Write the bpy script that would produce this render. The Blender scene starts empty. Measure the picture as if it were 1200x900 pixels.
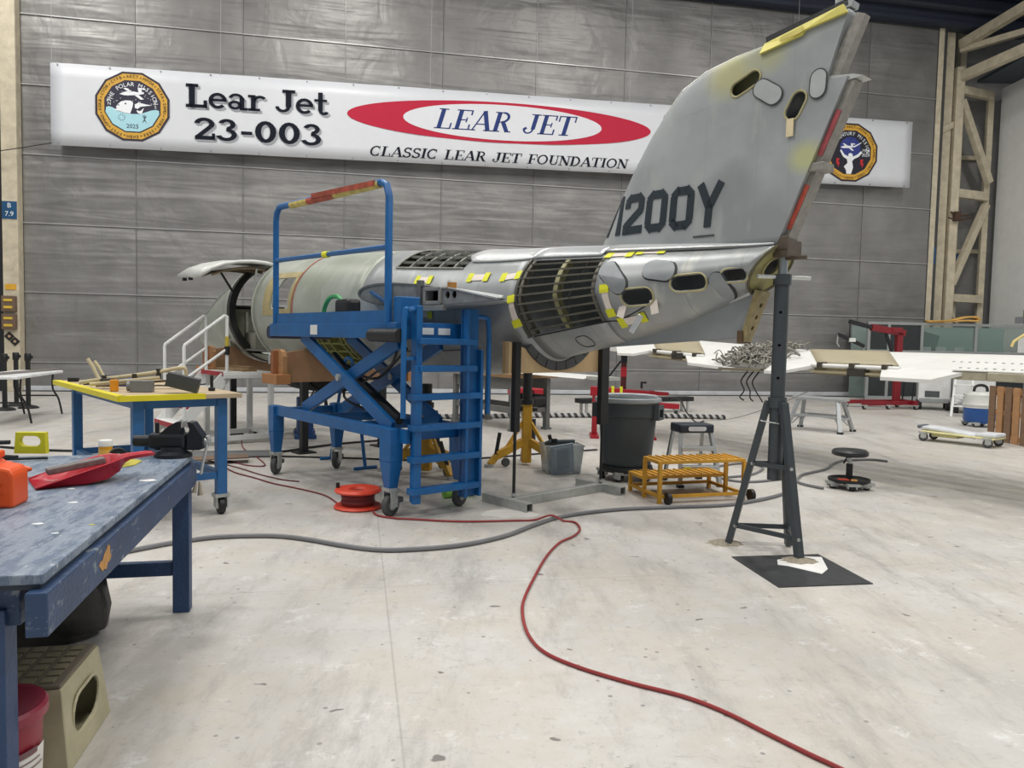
import bpy, bmesh, math, random
from mathutils import Vector, Matrix
random.seed(7)
C = bpy.context.scene.collection
SC = bpy.context.scene
sin, cos, pi, R = math.sin, math.cos, math.pi, math.radians

# ------------------------------------------------------------ camera, world, lights, exposure
cam_d = bpy.data.cameras.new('camera'); cam = bpy.data.objects.new('camera', cam_d); C.objects.link(cam)
cam_d.sensor_width = 36.0; cam_d.lens = 27.0; cam_d.clip_end = 200
th, rl = R(3.3), R(1.2)
Fv = Vector((0, cos(th), -sin(th))); U0 = Vector((0, sin(th), cos(th))); R0 = Vector((1, 0, 0))
Rv = cos(rl)*R0 + sin(rl)*U0; Uv = cos(rl)*U0 - sin(rl)*R0
cam.matrix_world = Matrix(((Rv.x, Uv.x, -Fv.x, 0), (Rv.y, Uv.y, -Fv.y, 0), (Rv.z, Uv.z, -Fv.z, 1.6), (0, 0, 0, 1)))
SC.camera = cam
SC.view_settings.view_transform = 'Standard'; SC.view_settings.look = 'None'
SC.view_settings.gamma = 1.0; SC.view_settings.use_curve_mapping = False
SC.view_settings.exposure = 0.0
w = bpy.data.worlds.new('world'); SC.world = w; w.use_nodes = True
w.node_tree.nodes['Background'].inputs[0].default_value = (0.86, 0.93, 1.0, 1)
w.node_tree.nodes['Background'].inputs[1].default_value = 0.26

# the hangar's own high bay lamps under the roof, all above the frame
def lamp(k, x, y, z, watts, size=1.3, col=(1, 0.97, 0.92)):
    d = bpy.data.lights.new('high_bay_light_%d_offscreen' % k, 'AREA'); d.shape = 'DISK'; d.size = size
    d.energy = watts; d.color = col
    o = bpy.data.objects.new('high_bay_light_%d_offscreen' % k, d); C.objects.link(o); o.location = (x, y, z)
    return o
for j, ly in enumerate((-3, 3.5, 10, 16.5)):
    for i, lx in enumerate((-12, -4, 4, 12)):
        lamp(4*j+i+1, lx, ly, 13.3, 380)

# ------------------------------------------------------------ materials
def lin(h):
    h = h.lstrip('#'); v = [int(h[i:i+2], 16)/255 for i in (0, 2, 4)]
    return [c/12.92 if c <= .04045 else ((c+.055)/1.055)**2.4 for c in v]
MATS = {}
def M(name, hexc, rough=.5, metal=0.0, var=.12, scale=4.0, bump=0.0, bscale=40.0, spec=None, alpha=1.0, trans=0.0, stretch=None):
    if name in MATS: return MATS[name]
    m = bpy.data.materials.new(name); m.use_nodes = True; nt = m.node_tree
    b = nt.nodes['Principled BSDF']; c = lin(hexc)
    b.inputs['Roughness'].default_value = rough; b.inputs['Metallic'].default_value = metal
    if spec is not None: b.inputs['Specular IOR Level'].default_value = spec
    if trans: b.inputs['Transmission Weight'].default_value = trans
    if alpha < 1: b.inputs['Alpha'].default_value = alpha
    tc = nt.nodes.new('ShaderNodeTexCoord'); src = tc.outputs['Object']
    if stretch:
        mp = nt.nodes.new('ShaderNodeMapping'); mp.inputs['Scale'].default_value = stretch
        nt.links.new(src, mp.inputs[0]); src = mp.outputs[0]
    n = nt.nodes.new('ShaderNodeTexNoise'); n.inputs['Scale'].default_value = scale; n.inputs['Detail'].default_value = 6
    n.inputs['Roughness'].default_value = .62
    nt.links.new(src, n.inputs['Vector'])
    r = nt.nodes.new('ShaderNodeValToRGB'); nt.links.new(n.outputs['Fac'], r.inputs[0])
    r.color_ramp.elements[0].position = .3; r.color_ramp.elements[1].position = .7
    r.color_ramp.elements[0].color = [max(0, x*(1-var)) for x in c]+[1]
    r.color_ramp.elements[1].color = [min(1, x*(1+var)) for x in c]+[1]
    nt.links.new(r.outputs[0], b.inputs['Base Color'])
    if bump:
        n2 = nt.nodes.new('ShaderNodeTexNoise'); n2.inputs['Scale'].default_value = bscale; n2.inputs['Detail'].default_value = 4
        nt.links.new(src, n2.inputs['Vector'])
        bp = nt.nodes.new('ShaderNodeBump'); bp.inputs['Strength'].default_value = bump; bp.inputs['Distance'].default_value = .02
        nt.links.new(n2.outputs['Fac'], bp.inputs['Height']); nt.links.new(bp.outputs[0], b.inputs['Normal'])
    MATS[name] = m
    return m

def worn(name, base, chips, amount=.6, scale=9, rough=.5, mid=None, bump=.2, stretch=None):
    """painted surface whose paint is worn through in patches"""
    if name in MATS: return MATS[name]
    m = M(name, base, rough=rough, var=.18, bump=bump, bscale=60)
    nt = m.node_tree; b = nt.nodes['Principled BSDF']; old = b.inputs['Base Color'].links[0].from_socket
    tc = nt.nodes.new('ShaderNodeTexCoord'); n = nt.nodes.new('ShaderNodeTexNoise')
    n.inputs['Scale'].default_value = scale; n.inputs['Detail'].default_value = 9; n.inputs['Roughness'].default_value = .7
    src = tc.outputs['Object']
    if stretch:
        mp = nt.nodes.new('ShaderNodeMapping'); mp.inputs['Scale'].default_value = stretch
        nt.links.new(src, mp.inputs[0]); src = mp.outputs[0]
    nt.links.new(src, n.inputs['Vector'])
    r = nt.nodes.new('ShaderNodeValToRGB'); r.color_ramp.elements[0].position = amount; r.color_ramp.elements[1].position = amount+.06
    r.color_ramp.elements[0].color = (0, 0, 0, 1); r.color_ramp.elements[1].color = (1, 1, 1, 1)
    nt.links.new(n.outputs['Fac'], r.inputs[0])
    mx = nt.nodes.new('ShaderNodeMix'); mx.data_type = 'RGBA'
    nt.links.new(r.outputs[0], mx.inputs['Factor']); nt.links.new(old, mx.inputs['A'])
    mx.inputs['B'].default_value = lin(chips)+[1]
    nt.links.new(mx.outputs['Result'], b.inputs['Base Color'])
    return m

def layer(m, scale, lo, hi, hexc, stretch=(1, 1, 1), detail=12, rough=.78):
    nt = m.node_tree; b = nt.nodes['Principled BSDF']; old = b.inputs['Base Color'].links[0].from_socket
    tc = nt.nodes.new('ShaderNodeTexCoord'); mp = nt.nodes.new('ShaderNodeMapping'); mp.inputs['Scale'].default_value = stretch
    n = nt.nodes.new('ShaderNodeTexNoise'); n.inputs['Scale'].default_value = scale; n.inputs['Detail'].default_value = detail; n.inputs['Roughness'].default_value = rough
    nt.links.new(tc.outputs['Object'], mp.inputs[0]); nt.links.new(mp.outputs[0], n.inputs['Vector'])
    r = nt.nodes.new('ShaderNodeValToRGB'); r.color_ramp.elements[0].position = lo; r.color_ramp.elements[1].position = hi
    r.color_ramp.elements[0].color = (0, 0, 0, 1); r.color_ramp.elements[1].color = (1, 1, 1, 1); nt.links.new(n.outputs['Fac'], r.inputs[0])
    x = nt.nodes.new('ShaderNodeMix'); x.data_type = 'RGBA'; nt.links.new(r.outputs[0], x.inputs['Factor']); nt.links.new(old, x.inputs['A'])
    x.inputs['B'].default_value = lin(hexc)+[1]; nt.links.new(x.outputs['Result'], b.inputs['Base Color']); return m

# ------------------------------------------------------------ mesh helpers
class MB:
    def __init__(s): s.v = []; s.f = []
    def add(s, vs, fs):
        k = len(s.v); s.v += [Vector(v) for v in vs]; s.f += [tuple(i+k for i in f) for f in fs]; return s
    def box(s, c, d, rz=0, M=None):
        x, y, z = d[0]/2, d[1]/2, d[2]/2
        vs = [Vector(p) for p in ((-x,-y,-z),(x,-y,-z),(x,y,-z),(-x,y,-z),(-x,-y,z),(x,-y,z),(x,y,z),(-x,y,z))]
        m = M if M is not None else Matrix.Rotation(rz, 3, 'Z')
        vs = [m @ v + Vector(c) for v in vs]
        return s.add(vs, [(0,3,2,1),(4,5,6,7),(0,1,5,4),(1,2,6,5),(2,3,7,6),(3,0,4,7)])
    def bar(s, p, q, w, h=None, up=(0,0,1), w2=None, h2=None):
        h = w if h is None else h; w2 = w if w2 is None else w2; h2 = h if h2 is None else h2
        p, q = Vector(p), Vector(q); d = (q-p).normalized(); up = Vector(up)
        if abs(d.dot(up)) > .98: up = Vector((1,0,0)) if abs(d.x) < .9 else Vector((0,1,0))
        a = d.cross(up).normalized(); b = a.cross(d).normalized()
        vs = [p-a*w/2-b*h/2, p+a*w/2-b*h/2, p+a*w/2+b*h/2, p-a*w/2+b*h/2]
        vs += [q-a*w2/2-b*h2/2, q+a*w2/2-b*h2/2, q+a*w2/2+b*h2/2, q-a*w2/2+b*h2/2]
        return s.add(vs, [(0,1,2,3),(7,6,5,4),(1,0,4,5),(2,1,5,6),(3,2,6,7),(0,3,7,4)])
    def cyl(s, p, q, r, r2=None, n=14, cap=True):
        r2 = r if r2 is None else r2
        p, q = Vector(p), Vector(q); d = (q-p).normalized()
        a = d.orthogonal().normalized(); b = d.cross(a)
        vs = [p+(a*cos(2*pi*i/n)+b*sin(2*pi*i/n))*r for i in range(n)] + [q+(a*cos(2*pi*i/n)+b*sin(2*pi*i/n))*r2 for i in range(n)]
        fs = [(i,(i+1)%n,(i+1)%n+n,i+n) for i in range(n)]
        if cap: fs += [tuple(range(n-1,-1,-1)), tuple(range(n,2*n))]
        return s.add(vs, fs)
    def tube(s, pts, r, n=8, smooth=0, closed=False):
        pts = [Vector(p) for p in pts]
        if smooth: pts = catmull(pts, smooth, closed)
        k = len(pts); vs = []; fs = []; prev = None
        for i, p in enumerate(pts):
            d = (pts[min(i+1,k-1)]-pts[max(i-1,0)]) if not closed else (pts[(i+1)%k]-pts[i-1])
            d = d.normalized() if d.length > 1e-9 else Vector((0,0,1))
            if prev is None: a = d.orthogonal().normalized()
            else:
                a = prev - d*prev.dot(d); a = a.normalized() if a.length > 1e-6 else d.orthogonal().normalized()
            prev = a; b = d.cross(a)
            vs += [p+(a*cos(2*pi*j/n)+b*sin(2*pi*j/n))*r for j in range(n)]
        for i in range(k-1 if not closed else k):
            o, o2 = i*n, ((i+1)%k)*n
            fs += [(o+j, o+(j+1)%n, o2+(j+1)%n, o2+j) for j in range(n)]
        if not closed: fs += [tuple(range(n-1,-1,-1)), tuple(range((k-1)*n, k*n))]
        return s.add(vs, fs)
    def lathe(s, prof, c=(0,0,0), n=24, M=None, closed=False, a0=0, a1=2*pi):
        vs = []; fs = []; k = len(prof); full = abs(a1-a0-2*pi) < 1e-6; cols = n if full else n+1
        for i in range(cols):
            t = a0+(a1-a0)*i/n
            for r, z in prof:
                v = Vector((r*cos(t), r*sin(t), z)); v = M @ v if M is not None else v
                vs.append(v+Vector(c))
        for i in range(n):
            i2 = (i+1) % cols
            for j in range(k-1): fs.append((i*k+j, i2*k+j, i2*k+j+1, i*k+j+1))
            if closed: fs.append((i*k+k-1, i2*k+k-1, i2*k, i*k))
        return s.add(vs, fs)
    def prism(s, poly, h0, h1, f=lambda x, y, h: (x, y, h)):
        n = len(poly)
        vs = [f(x, y, h0) for x, y in poly] + [f(x, y, h1) for x, y in poly]
        fs = [tuple(range(n-1,-1,-1)), tuple(range(n,2*n))] + [(i,(i+1)%n,(i+1)%n+n,i+n) for i in range(n)]
        return s.add(vs, fs)
    def sheet(s, rows):
        k = len(rows[0]); vs = [p for r_ in rows for p in r_]
        fs = [(i*k+j, i*k+j+1, (i+1)*k+j+1, (i+1)*k+j) for i in range(len(rows)-1) for j in range(k-1)]
        return s.add(vs, fs)
def catmull(p, k, closed=False):
    out = []; n = len(p)
    for i in range(n if closed else n-1):
        if closed: a, b, c, d = p[i-1], p[i], p[(i+1)%n], p[(i+2)%n]
        else: a, b, c, d = p[max(i-1,0)], p[i], p[i+1], p[min(i+2,n-1)]
        for j in range(k):
            t = j/k
            out.append(.5*((2*b)+(c-a)*t+(2*a-5*b+4*c-d)*t*t+(3*b-a-3*c+d)*t**3))
    if not closed: out.append(p[-1])
    return out
def obj(name, mb, mat, parent=None, smooth=False, bev=0, solid=0, label=None, angle=35):
    me = bpy.data.meshes.new(name); me.from_pydata([tuple(v) for v in mb.v], [], mb.f); me.validate()
    bm = bmesh.new(); bm.from_mesh(me); bmesh.ops.recalc_face_normals(bm, faces=bm.faces); bm.to_mesh(me); bm.free()
    if mat: me.materials.append(mat)
    if smooth:
        for p in me.polygons: p.use_smooth = True
        try: me.set_sharp_from_angle(angle=R(angle))
        except Exception: pass
    o = bpy.data.objects.new(name, me); C.objects.link(o)
    if parent: o.parent = parent
    if solid:
        m = o.modifiers.new('solid', 'SOLIDIFY'); m.thickness = solid; m.offset = -1
    if bev:
        m = o.modifiers.new('bevel', 'BEVEL'); m.width = bev; m.segments = 2; m.limit_method = 'ANGLE'
    if label: o['label'] = label
    return o
def tag(o, label, cat, group=None):
    o['label'] = label; o['category'] = cat
    if group: o['group'] = group
    return o
def thing(name, label, cat, loc=(0,0,0), rz=0, group=None):
    o = bpy.data.objects.new(name, None); C.objects.link(o); o.location = loc; o.rotation_euler = (0,0,rz)
    o.empty_display_size = .1
    return tag(o, label, cat, group)
def struct(o): o['kind'] = 'structure'; return o
def copy_tree(o, parent=None):
    c = o.copy(); C.objects.link(c); c.parent = parent
    for ch in list(o.children): copy_tree(ch, c)
    return c
def flatprint(mb, poly, z=(0, .004), f=None):
    mb.prism(poly, z[0], z[1], f)
def text(name, body, size, mat, parent, Mx, extrude=.002, align='CENTER'):
    cu = bpy.data.curves.new(name, 'FONT'); cu.body = body; cu.size = size; cu.extrude = extrude
    cu.align_x = align; cu.resolution_u = 3
    t = bpy.data.objects.new(name+'_curve', cu); C.objects.link(t)
    bpy.context.view_layer.update()
    me = bpy.data.meshes.new_from_object(t.evaluated_get(bpy.context.evaluated_depsgraph_get()))
    bpy.data.objects.remove(t); bpy.data.curves.remove(cu)
    me.transform(Mx); me.materials.clear(); me.materials.append(mat)
    o = bpy.data.objects.new(name, me); C.objects.link(o); o.parent = parent
    return o

# ------------------------------------------------------------ stroke letters (flat print)
def st_line(x0, y0, x1, y1, w): return ('l', x0, y0, x1, y1, w)
def st_arc(cx, cy, rx, ry, a0, a1, w): return ('a', cx, cy, rx, ry, a0, a1, w)
l_, a_ = st_line, st_arc
SLAB = {
 'L': (.82, [l_(.22,0,.22,1,.22), l_(0,.065,.78,.065,.13), l_(0,.935,.46,.935,.13), l_(.72,0,.72,.32,.13)]),
 'e': (.74, [a_(.36,.34,.27,.28,0,318,.15), l_(.1,.37,.68,.37,.1)]),
 'a': (.76, [a_(.26,.2,.19,.14,0,360,.13), l_(.53,.03,.53,.52,.18), a_(.31,.46,.23,.19,0,165,.13), l_(.45,.05,.75,.05,.1)]),
 'r': (.64, [l_(.2,0,.2,.68,.18), l_(0,.05,.46,.05,.1), l_(0,.63,.2,.63,.1), a_(.46,.38,.24,.24,165,45,.14)]),
 'J': (.72, [l_(.46,.25,.46,1,.22), l_(.22,.935,.72,.935,.13), a_(.24,.26,.22,.19,180,360,.14)]),
 't': (.56, [l_(.24,.18,.24,.98,.18), l_(0,.63,.5,.63,.1), a_(.38,.2,.14,.15,180,335,.14)]),
 '2': (.74, [a_(.34,.72,.24,.21,175,-35,.17), l_(.53,.6,.12,.12,.15), l_(.04,.09,.66,.09,.17), l_(.63,.05,.63,.3,.1)]),
 '3': (.72, [a_(.32,.75,.2,.18,165,-90,.16), a_(.3,.28,.26,.22,90,-165,.17)]),
 '0': (.78, [a_(.36,.5,.25,.42,0,360,.2)]),
 '-': (.5, [l_(.06,.4,.42,.4,.14)]), ' ': (.45, []),
}
BOD = {
 'L': (.72, [l_(.2,0,.2,1,.17), l_(.02,.025,.66,.025,.05), l_(.02,.975,.4,.975,.05), l_(.64,0,.64,.3,.06)]),
 'E': (.74, [l_(.2,0,.2,1,.17), l_(.02,.025,.68,.025,.05), l_(.02,.975,.66,.975,.05), l_(.2,.5,.5,.5,.05), l_(.66,0,.66,.28,.06), l_(.64,.75,.64,1,.06), l_(.5,.38,.5,.62,.05)]),
 'A': (.82, [l_(.08,0,.4,1,.06), l_(.4,1,.72,0,.17), l_(.2,.33,.6,.33,.05), l_(-.06,.025,.22,.025,.05), l_(.54,.025,.9,.025,.05)]),
 'R': (.82, [l_(.2,0,.2,1,.17), a_(.36,.74,.24,.235,-90,90,.11), l_(.2,.975,.4,.975,.05), l_(.2,.5,.4,.5,.05), l_(.42,.5,.68,.02,.16), l_(.02,.025,.38,.025,.05), l_(.02,.975,.2,.975,.05), l_(.6,.025,.84,.025,.05)]),
 'J': (.62, [l_(.4,.22,.4,1,.17), l_(.2,.975,.6,.975,.05), a_(.22,.22,.18,.2,190,360,.08), l_(.02,.18,.12,.3,.12)]),
 'T': (.78, [l_(.38,0,.38,1,.17), l_(.02,.975,.74,.975,.05), l_(.04,.7,.04,1,.06), l_(.72,.7,.72,1,.06), l_(.18,.025,.58,.025,.05)]),
 'C': (.8, [a_(.4,.5,.32,.46,48,312,.13), l_(.64,.68,.64,1,.05), l_(.64,0,.64,.3,.05)]),
 'S': (.66, [a_(.32,.74,.21,.22,20,270,.12), a_(.32,.27,.23,.24,90,-160,.13), l_(.54,.72,.54,1,.05), l_(.08,0,.08,.28,.05)]),
 'I': (.42, [l_(.2,0,.2,1,.17), l_(.02,.025,.38,.025,.05), l_(.02,.975,.38,.975,.05)]),
 'F': (.7, [l_(.2,0,.2,1,.17), l_(.02,.025,.4,.025,.05), l_(.02,.975,.66,.975,.05), l_(.2,.5,.5,.5,.05), l_(.64,.7,.64,1,.06), l_(.5,.38,.5,.62,.05)]),
 'O': (.88, [a_(.42,.5,.34,.46,0,360,.13)]),
 'U': (.84, [l_(.2,.3,.2,1,.17), l_(.66,.3,.66,1,.06), a_(.43,.3,.23,.26,180,360,.11), l_(.02,.975,.4,.975,.05), l_(.52,.975,.8,.975,.05)]),
 'N': (.84, [l_(.14,0,.14,1,.06), l_(.14,.98,.68,.04,.17), l_(.7,0,.7,1,.06), l_(-.02,.025,.3,.025,.05), l_(-.02,.975,.2,.975,.05), l_(.54,.975,.86,.975,.05)]),
 'D': (.86, [l_(.2,0,.2,1,.17), a_(.34,.5,.38,.475,-90,90,.13), l_(.02,.025,.4,.025,.05), l_(.02,.975,.4,.975,.05)]),
 ' ': (.5, []),
}
k_ = .2
BLOCK = {
 'N': (.82, [l_(.1,0,.1,1,k_), l_(.62,0,.62,1,k_), l_(.1,.95,.62,.05,k_)]),
 '2': (.82, [l_(.1,.66,.1,.82,k_), l_(.06,.8,.24,.96,k_*.9), l_(.2,.9,.52,.9,k_), l_(.48,.96,.66,.8,k_*.9), l_(.62,.84,.62,.55,k_), l_(.64,.6,.08,.2,k_), l_(.1,.26,.1,.02,k_), l_(0,.1,.72,.1,k_)]),
 '0': (.82, [l_(.1,.2,.1,.8,k_), l_(.62,.2,.62,.8,k_), l_(.2,.1,.52,.1,k_), l_(.2,.9,.52,.9,k_), l_(.06,.78,.26,.96,k_*.9), l_(.46,.96,.66,.78,k_*.9), l_(.06,.22,.26,.04,k_*.9), l_(.46,.04,.66,.22,k_*.9)]),
 'Y': (.8, [l_(.06,1,.36,.45,k_), l_(.66,1,.36,.45,k_), l_(.36,.5,.36,0,k_)]),
}
def strokes_to(mb, s, x, y, h, f, font, shear=0, wscale=1.0, h0=0, h1=.004, clip=None):
    """lays the letters of s from x on, cap height h; f maps (x, y, depth) to local space; returns end x"""
    for ch in s:
        wd, sts = font[ch]
        for st in sts:
            if st[0] == 'l':
                _, x0, y0, x1, y1, ww = st
                d = Vector((x1-x0, y1-y0)); n = Vector((-d.y, d.x)).normalized()*ww/2
                poly = [(x0+n.x, y0+n.y), (x0-n.x, y0-n.y), (x1-n.x, y1-n.y), (x1+n.x, y1+n.y)]
                polys = [poly]
            else:
                _, cx, cy, rx, ry, a0, a1, ww = st; k = max(4, int(abs(a1-a0)/22)); polys = []
                pt = lambda t, e: (cx+(rx+e)*cos(R(t)), cy+(ry+e*.8)*sin(R(t)))
                for i in range(k):
                    t0, t1 = a0+(a1-a0)*i/k, a0+(a1-a0)*(i+1)/k
                    polys.append([pt(t0, ww/2), pt(t0, -ww/2), pt(t1, -ww/2), pt(t1, ww/2)])
            for poly in polys:
                q = [(x+(px*wscale+shear*py)*h, y+py*h) for px, py in poly]
                if clip: q = [(max(a, clip), b) for a, b in q]
                mb.prism(q, h0, h1, f)
        x += wd*wscale*h
    return x

# ------------------------------------------------------------ setting: floor
def floor_material():
    m = bpy.data.materials.new('worn_painted_concrete'); m.use_nodes = True; nt = m.node_tree; N = nt.nodes; L = nt.links
    b = N['Principled BSDF']; tc = N.new('ShaderNodeTexCoord'); P = tc.outputs['Object']
    def noise(scale, detail=8, rough=.6, st=None, rot=0):
        n = N.new('ShaderNodeTexNoise'); n.inputs['Scale'].default_value = scale; n.inputs['Detail'].default_value = detail
        n.inputs['Roughness'].default_value = rough
        if st:
            mp = N.new('ShaderNodeMapping'); mp.inputs['Scale'].default_value = st; mp.inputs['Rotation'].default_value = (0, 0, rot)
            L.new(P, mp.inputs[0]); L.new(mp.outputs[0], n.inputs['Vector'])
        else: L.new(P, n.inputs['Vector'])
        return n.outputs['Fac']
    def ramp(src, p0, p1, c0=(0,0,0,1), c1=(1,1,1,1)):
        r = N.new('ShaderNodeValToRGB'); r.color_ramp.elements[0].position = p0; r.color_ramp.elements[1].position = p1
        r.color_ramp.elements[0].color = c0; r.color_ramp.elements[1].color = c1; L.new(src, r.inputs[0]); return r.outputs[0]
    def mix(fac, a, bb, mode='MIX'):
        x = N.new('ShaderNodeMix'); x.data_type = 'RGBA'; x.blend_type = mode
        if isinstance(fac, float): x.inputs['Factor'].default_value = fac
        else: L.new(fac, x.inputs['Factor'])
        for k, s_ in (('A', a), ('B', bb)):
            if isinstance(s_, tuple): x.inputs[k].default_value = s_
            else: L.new(s_, x.inputs[k])
        return x.outputs['Result']
    base = ramp(noise(.45, 10, .7), .3, .7, (.45,.435,.41,1), (.655,.645,.63,1))
    base = mix(ramp(noise(1.1, 9, .75), .42, .66), base, (.50,.465,.41,1))                     # warm worn zones
    base = mix(ramp(noise(2.2, 10, .8, (1, .25, 1), .7), .5, .66), base, (.37,.355,.335,1))        # drag streaks
    base = mix(ramp(noise(14, 8, .8), .55, .72), base, (.34,.33,.32,1))
    base = mix(ramp(noise(3.1, 12, .82), .56, .66), base, (.68,.68,.67,1))                           # fine blotches
    base = mix(ramp(noise(5, 12, .85, (.35, 1.6, 1), 1.1), .58, .68), base, (.29,.28,.265,1))
    base = mix(ramp(noise(26, 10, .85, (1, .4, 1), .3), .62, .67), base, (.25,.245,.235,1))
    base = mix(ramp(noise(9, 8, .8, (.3, 2, 1), -.5), .62, .7), base, (.70,.70,.69,1))           # bright paint scuffs
    v = N.new('ShaderNodeTexVoronoi'); v.inputs['Scale'].default_value = 2.6; v.inputs['Randomness'].default_value = 1
    mp = N.new('ShaderNodeMapping'); mp.inputs['Scale'].default_value = (1, 1.9, 1); mp.inputs['Rotation'].default_value = (0,0,.6)
    nz = N.new('ShaderNodeTexNoise'); nz.inputs['Scale'].default_value = 9; L.new(P, nz.inputs['Vector'])
    ad = N.new('ShaderNodeMix'); ad.data_type = 'VECTOR'; ad.inputs['Factor'].default_value = .12
    L.new(P, ad.inputs['A']); L.new(nz.outputs['Color'], ad.inputs['B']); L.new(ad.outputs['Result'], mp.inputs[0]); L.new(mp.outputs[0], v.inputs['Vector'])
    base = mix(ramp(v.outputs['Distance'], .06, .078, (1,1,1,1), (0,0,0,1)), base, (.2,.19,.18,1))   # paint chips, specks
    v2 = N.new('ShaderNodeTexVoronoi'); v2.inputs['Scale'].default_value = 7; L.new(P, v2.inputs['Vector'])
    base = mix(ramp(v2.outputs['Distance'], .065, .09, (1,1,1,1), (0,0,0,1)), base, (.28,.27,.26,1))
    v3 = N.new('ShaderNodeTexVoronoi'); v3.inputs['Scale'].default_value = 1.15
    mp3 = N.new('ShaderNodeMapping'); mp3.inputs['Scale'].default_value = (1.6, .8, 1); mp3.inputs['Rotation'].default_value = (0, 0, -.4)
    L.new(ad.outputs['Result'], mp3.inputs[0]); L.new(mp3.outputs[0], v3.inputs['Vector'])
    base = mix(ramp(v3.outputs['Distance'], .045, .06, (1,1,1,1), (0,0,0,1)), base, (.26,.25,.24,1))
    base = mix(ramp(noise(45, 4, .7), .66, .7), base, (.27,.265,.26,1))                          # grit
    # slab joints, about six metres apart, running with the hangar door
    for ax in (0, 1):
        mpj = N.new('ShaderNodeMapping'); mpj.inputs['Rotation'].default_value = (0,0,R(-11.39)); L.new(P, mpj.inputs[0])
        sx = N.new('ShaderNodeSeparateXYZ'); L.new(mpj.outputs[0], sx.inputs[0])
        a = N.new('ShaderNodeMath'); a.operation = 'ADD'; a.inputs[1].default_value = (60.82, 62.2)[ax]; L.new(sx.outputs[ax], a.inputs[0])
        md = N.new('ShaderNodeMath'); md.operation = 'MODULO'; md.inputs[1].default_value = 6.1; L.new(a.outputs[0], md.inputs[0])
        base = mix(ramp(md.outputs[0], .008, .012, (.45,.45,.45,1), (0,0,0,1)), base, (.3,.29,.28,1))
    L.new(base, b.inputs['Base Color'])
    rr = ramp(noise(1.1, 6, .6), .3, .7, (.32,.32,.32,1), (.55,.55,.55,1)); L.new(rr, b.inputs['Roughness'])
    b.inputs['Specular IOR Level'].default_value = .45
    bp = N.new('ShaderNodeBump'); bp.inputs['Strength'].default_value = .08; bp.inputs['Distance'].default_value = .01
    L.new(noise(30, 5), bp.inputs['Height']); L.new(bp.outputs[0], b.inputs['Normal'])
    return m
struct(obj('floor', MB().box((0, 10, -.05), (62, 42, .1)), floor_material()))

# ------------------------------------------------------------ hangar door wall
def clad_material():
    m = bpy.data.materials.new('grey_foil_cladding'); m.use_nodes = True; nt = m.node_tree; N = nt.nodes; L = nt.links
    b = N['Principled BSDF']; tc = N.new('ShaderNodeTexCoord'); P = tc.outputs['Object']
    n = N.new('ShaderNodeTexNoise'); n.inputs['Scale'].default_value = .9; n.inputs['Detail'].default_value = 7; L.new(P, n.inputs['Vector'])
    r = N.new('ShaderNodeValToRGB'); L.new(n.outputs['Fac'], r.inputs[0])
    r.color_ramp.elements[0].position = .3; r.color_ramp.elements[1].position = .7
    r.color_ramp.elements[0].color = (.20,.198,.195,1); r.color_ramp.elements[1].color = (.285,.281,.276,1)
    L.new(r.outputs[0], b.inputs['Base Color'])
    b.inputs['Roughness'].default_value = .46; b.inputs['Metallic'].default_value = .4
    # wrinkles: stretched folds in several directions plus thin vertical creases
    def nz(scale, st, rot, det=3):
        mp = N.new('ShaderNodeMapping'); mp.inputs['Scale'].default_value = st; mp.inputs['Rotation'].default_value = rot
        L.new(P, mp.inputs[0]); q = N.new('ShaderNodeTexNoise'); q.inputs['Scale'].default_value = scale; q.inputs['Detail'].default_value = det
        q.inputs['Distortion'].default_value = .6
        L.new(mp.outputs[0], q.inputs['Vector']); return q.outputs['Fac']
    a = nz(.9, (.35, 1, 1.6), (0, R(24), 0), 2); c = nz(1.1, (.4, 1, 1.7), (0, R(-30), 0), 2); d = nz(1.5, (.12, 1, 2.0), (0, 0, 0), 2); e = nz(1.2, (1.2, 1, .9), (0, R(45), 0), 3)
    def add(x, y):
        k = N.new('ShaderNodeMath'); k.operation = 'ADD'; L.new(x, k.inputs[0]); L.new(y, k.inputs[1]); return k.outputs[0]
    h = add(add(a, c), add(d, e))
    bp = N.new('ShaderNodeBump'); bp.inputs['Strength'].default_value = .55; bp.inputs['Distance'].default_value = .07
    L.new(h, bp.inputs['Height']); L.new(bp.outputs[0], b.inputs['Normal'])
    return m
CLAD = clad_material()
WROT = math.atan2(.1975, .9803); W0 = Vector((-12.71, 20.02, 0))
WN = Vector((.1975, -.9803, 0))
wb = struct(obj('wall_back', MB().box((13.4, .12, 5.95), (27.4, .12, 11.9)), M('door_backing', '#4a4a4a', .8)))
wb.location = W0; wb.rotation_euler = (0, 0, WROT)
ROWS = [.13, .76, 2.58, 4.36, 6.12, 7.88, 9.64, 11.85]
def panel_mesh(name, x0, x1, z0, z1):
    mb = MB(); rows = []
    for j in range(5):
        row = []
        for i in range(6):
            x = x0+.015+(x1-x0-.03)*i/5; z = z0+.015+(z1-z0-.03)*j/4
            e = 0 if i in (0, 5) or j in (0, 4) else random.uniform(.02, .055)
            row.append((x, .05-e, z))
        rows.append(row)
    return mb.sheet(rows)
for j in range(len(ROWS)-1):
    for i in range(10):
        obj('panel', panel_mesh('panel', 2.7*i-.02 if i == 0 else 2.7*i, min(2.7*(i+1), 26.75), ROWS[j], ROWS[j+1]), CLAD, wb, smooth=True, angle=80)
trimm = M('seam_trim', '#b4b4b4', .35, .5)
for z in ROWS[1:-1]:
    obj('seam_strip', MB().box((13.36, .03, z), (26.75, .03, .026)), trimm, wb)
for i in range(1, 10):
    obj('seam_strip', MB().box((2.7*i, .042, 6.0), (.02, .02, 11.7)), M('seam_vertical', '#8a8a8a', .4, .4), wb)
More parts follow.
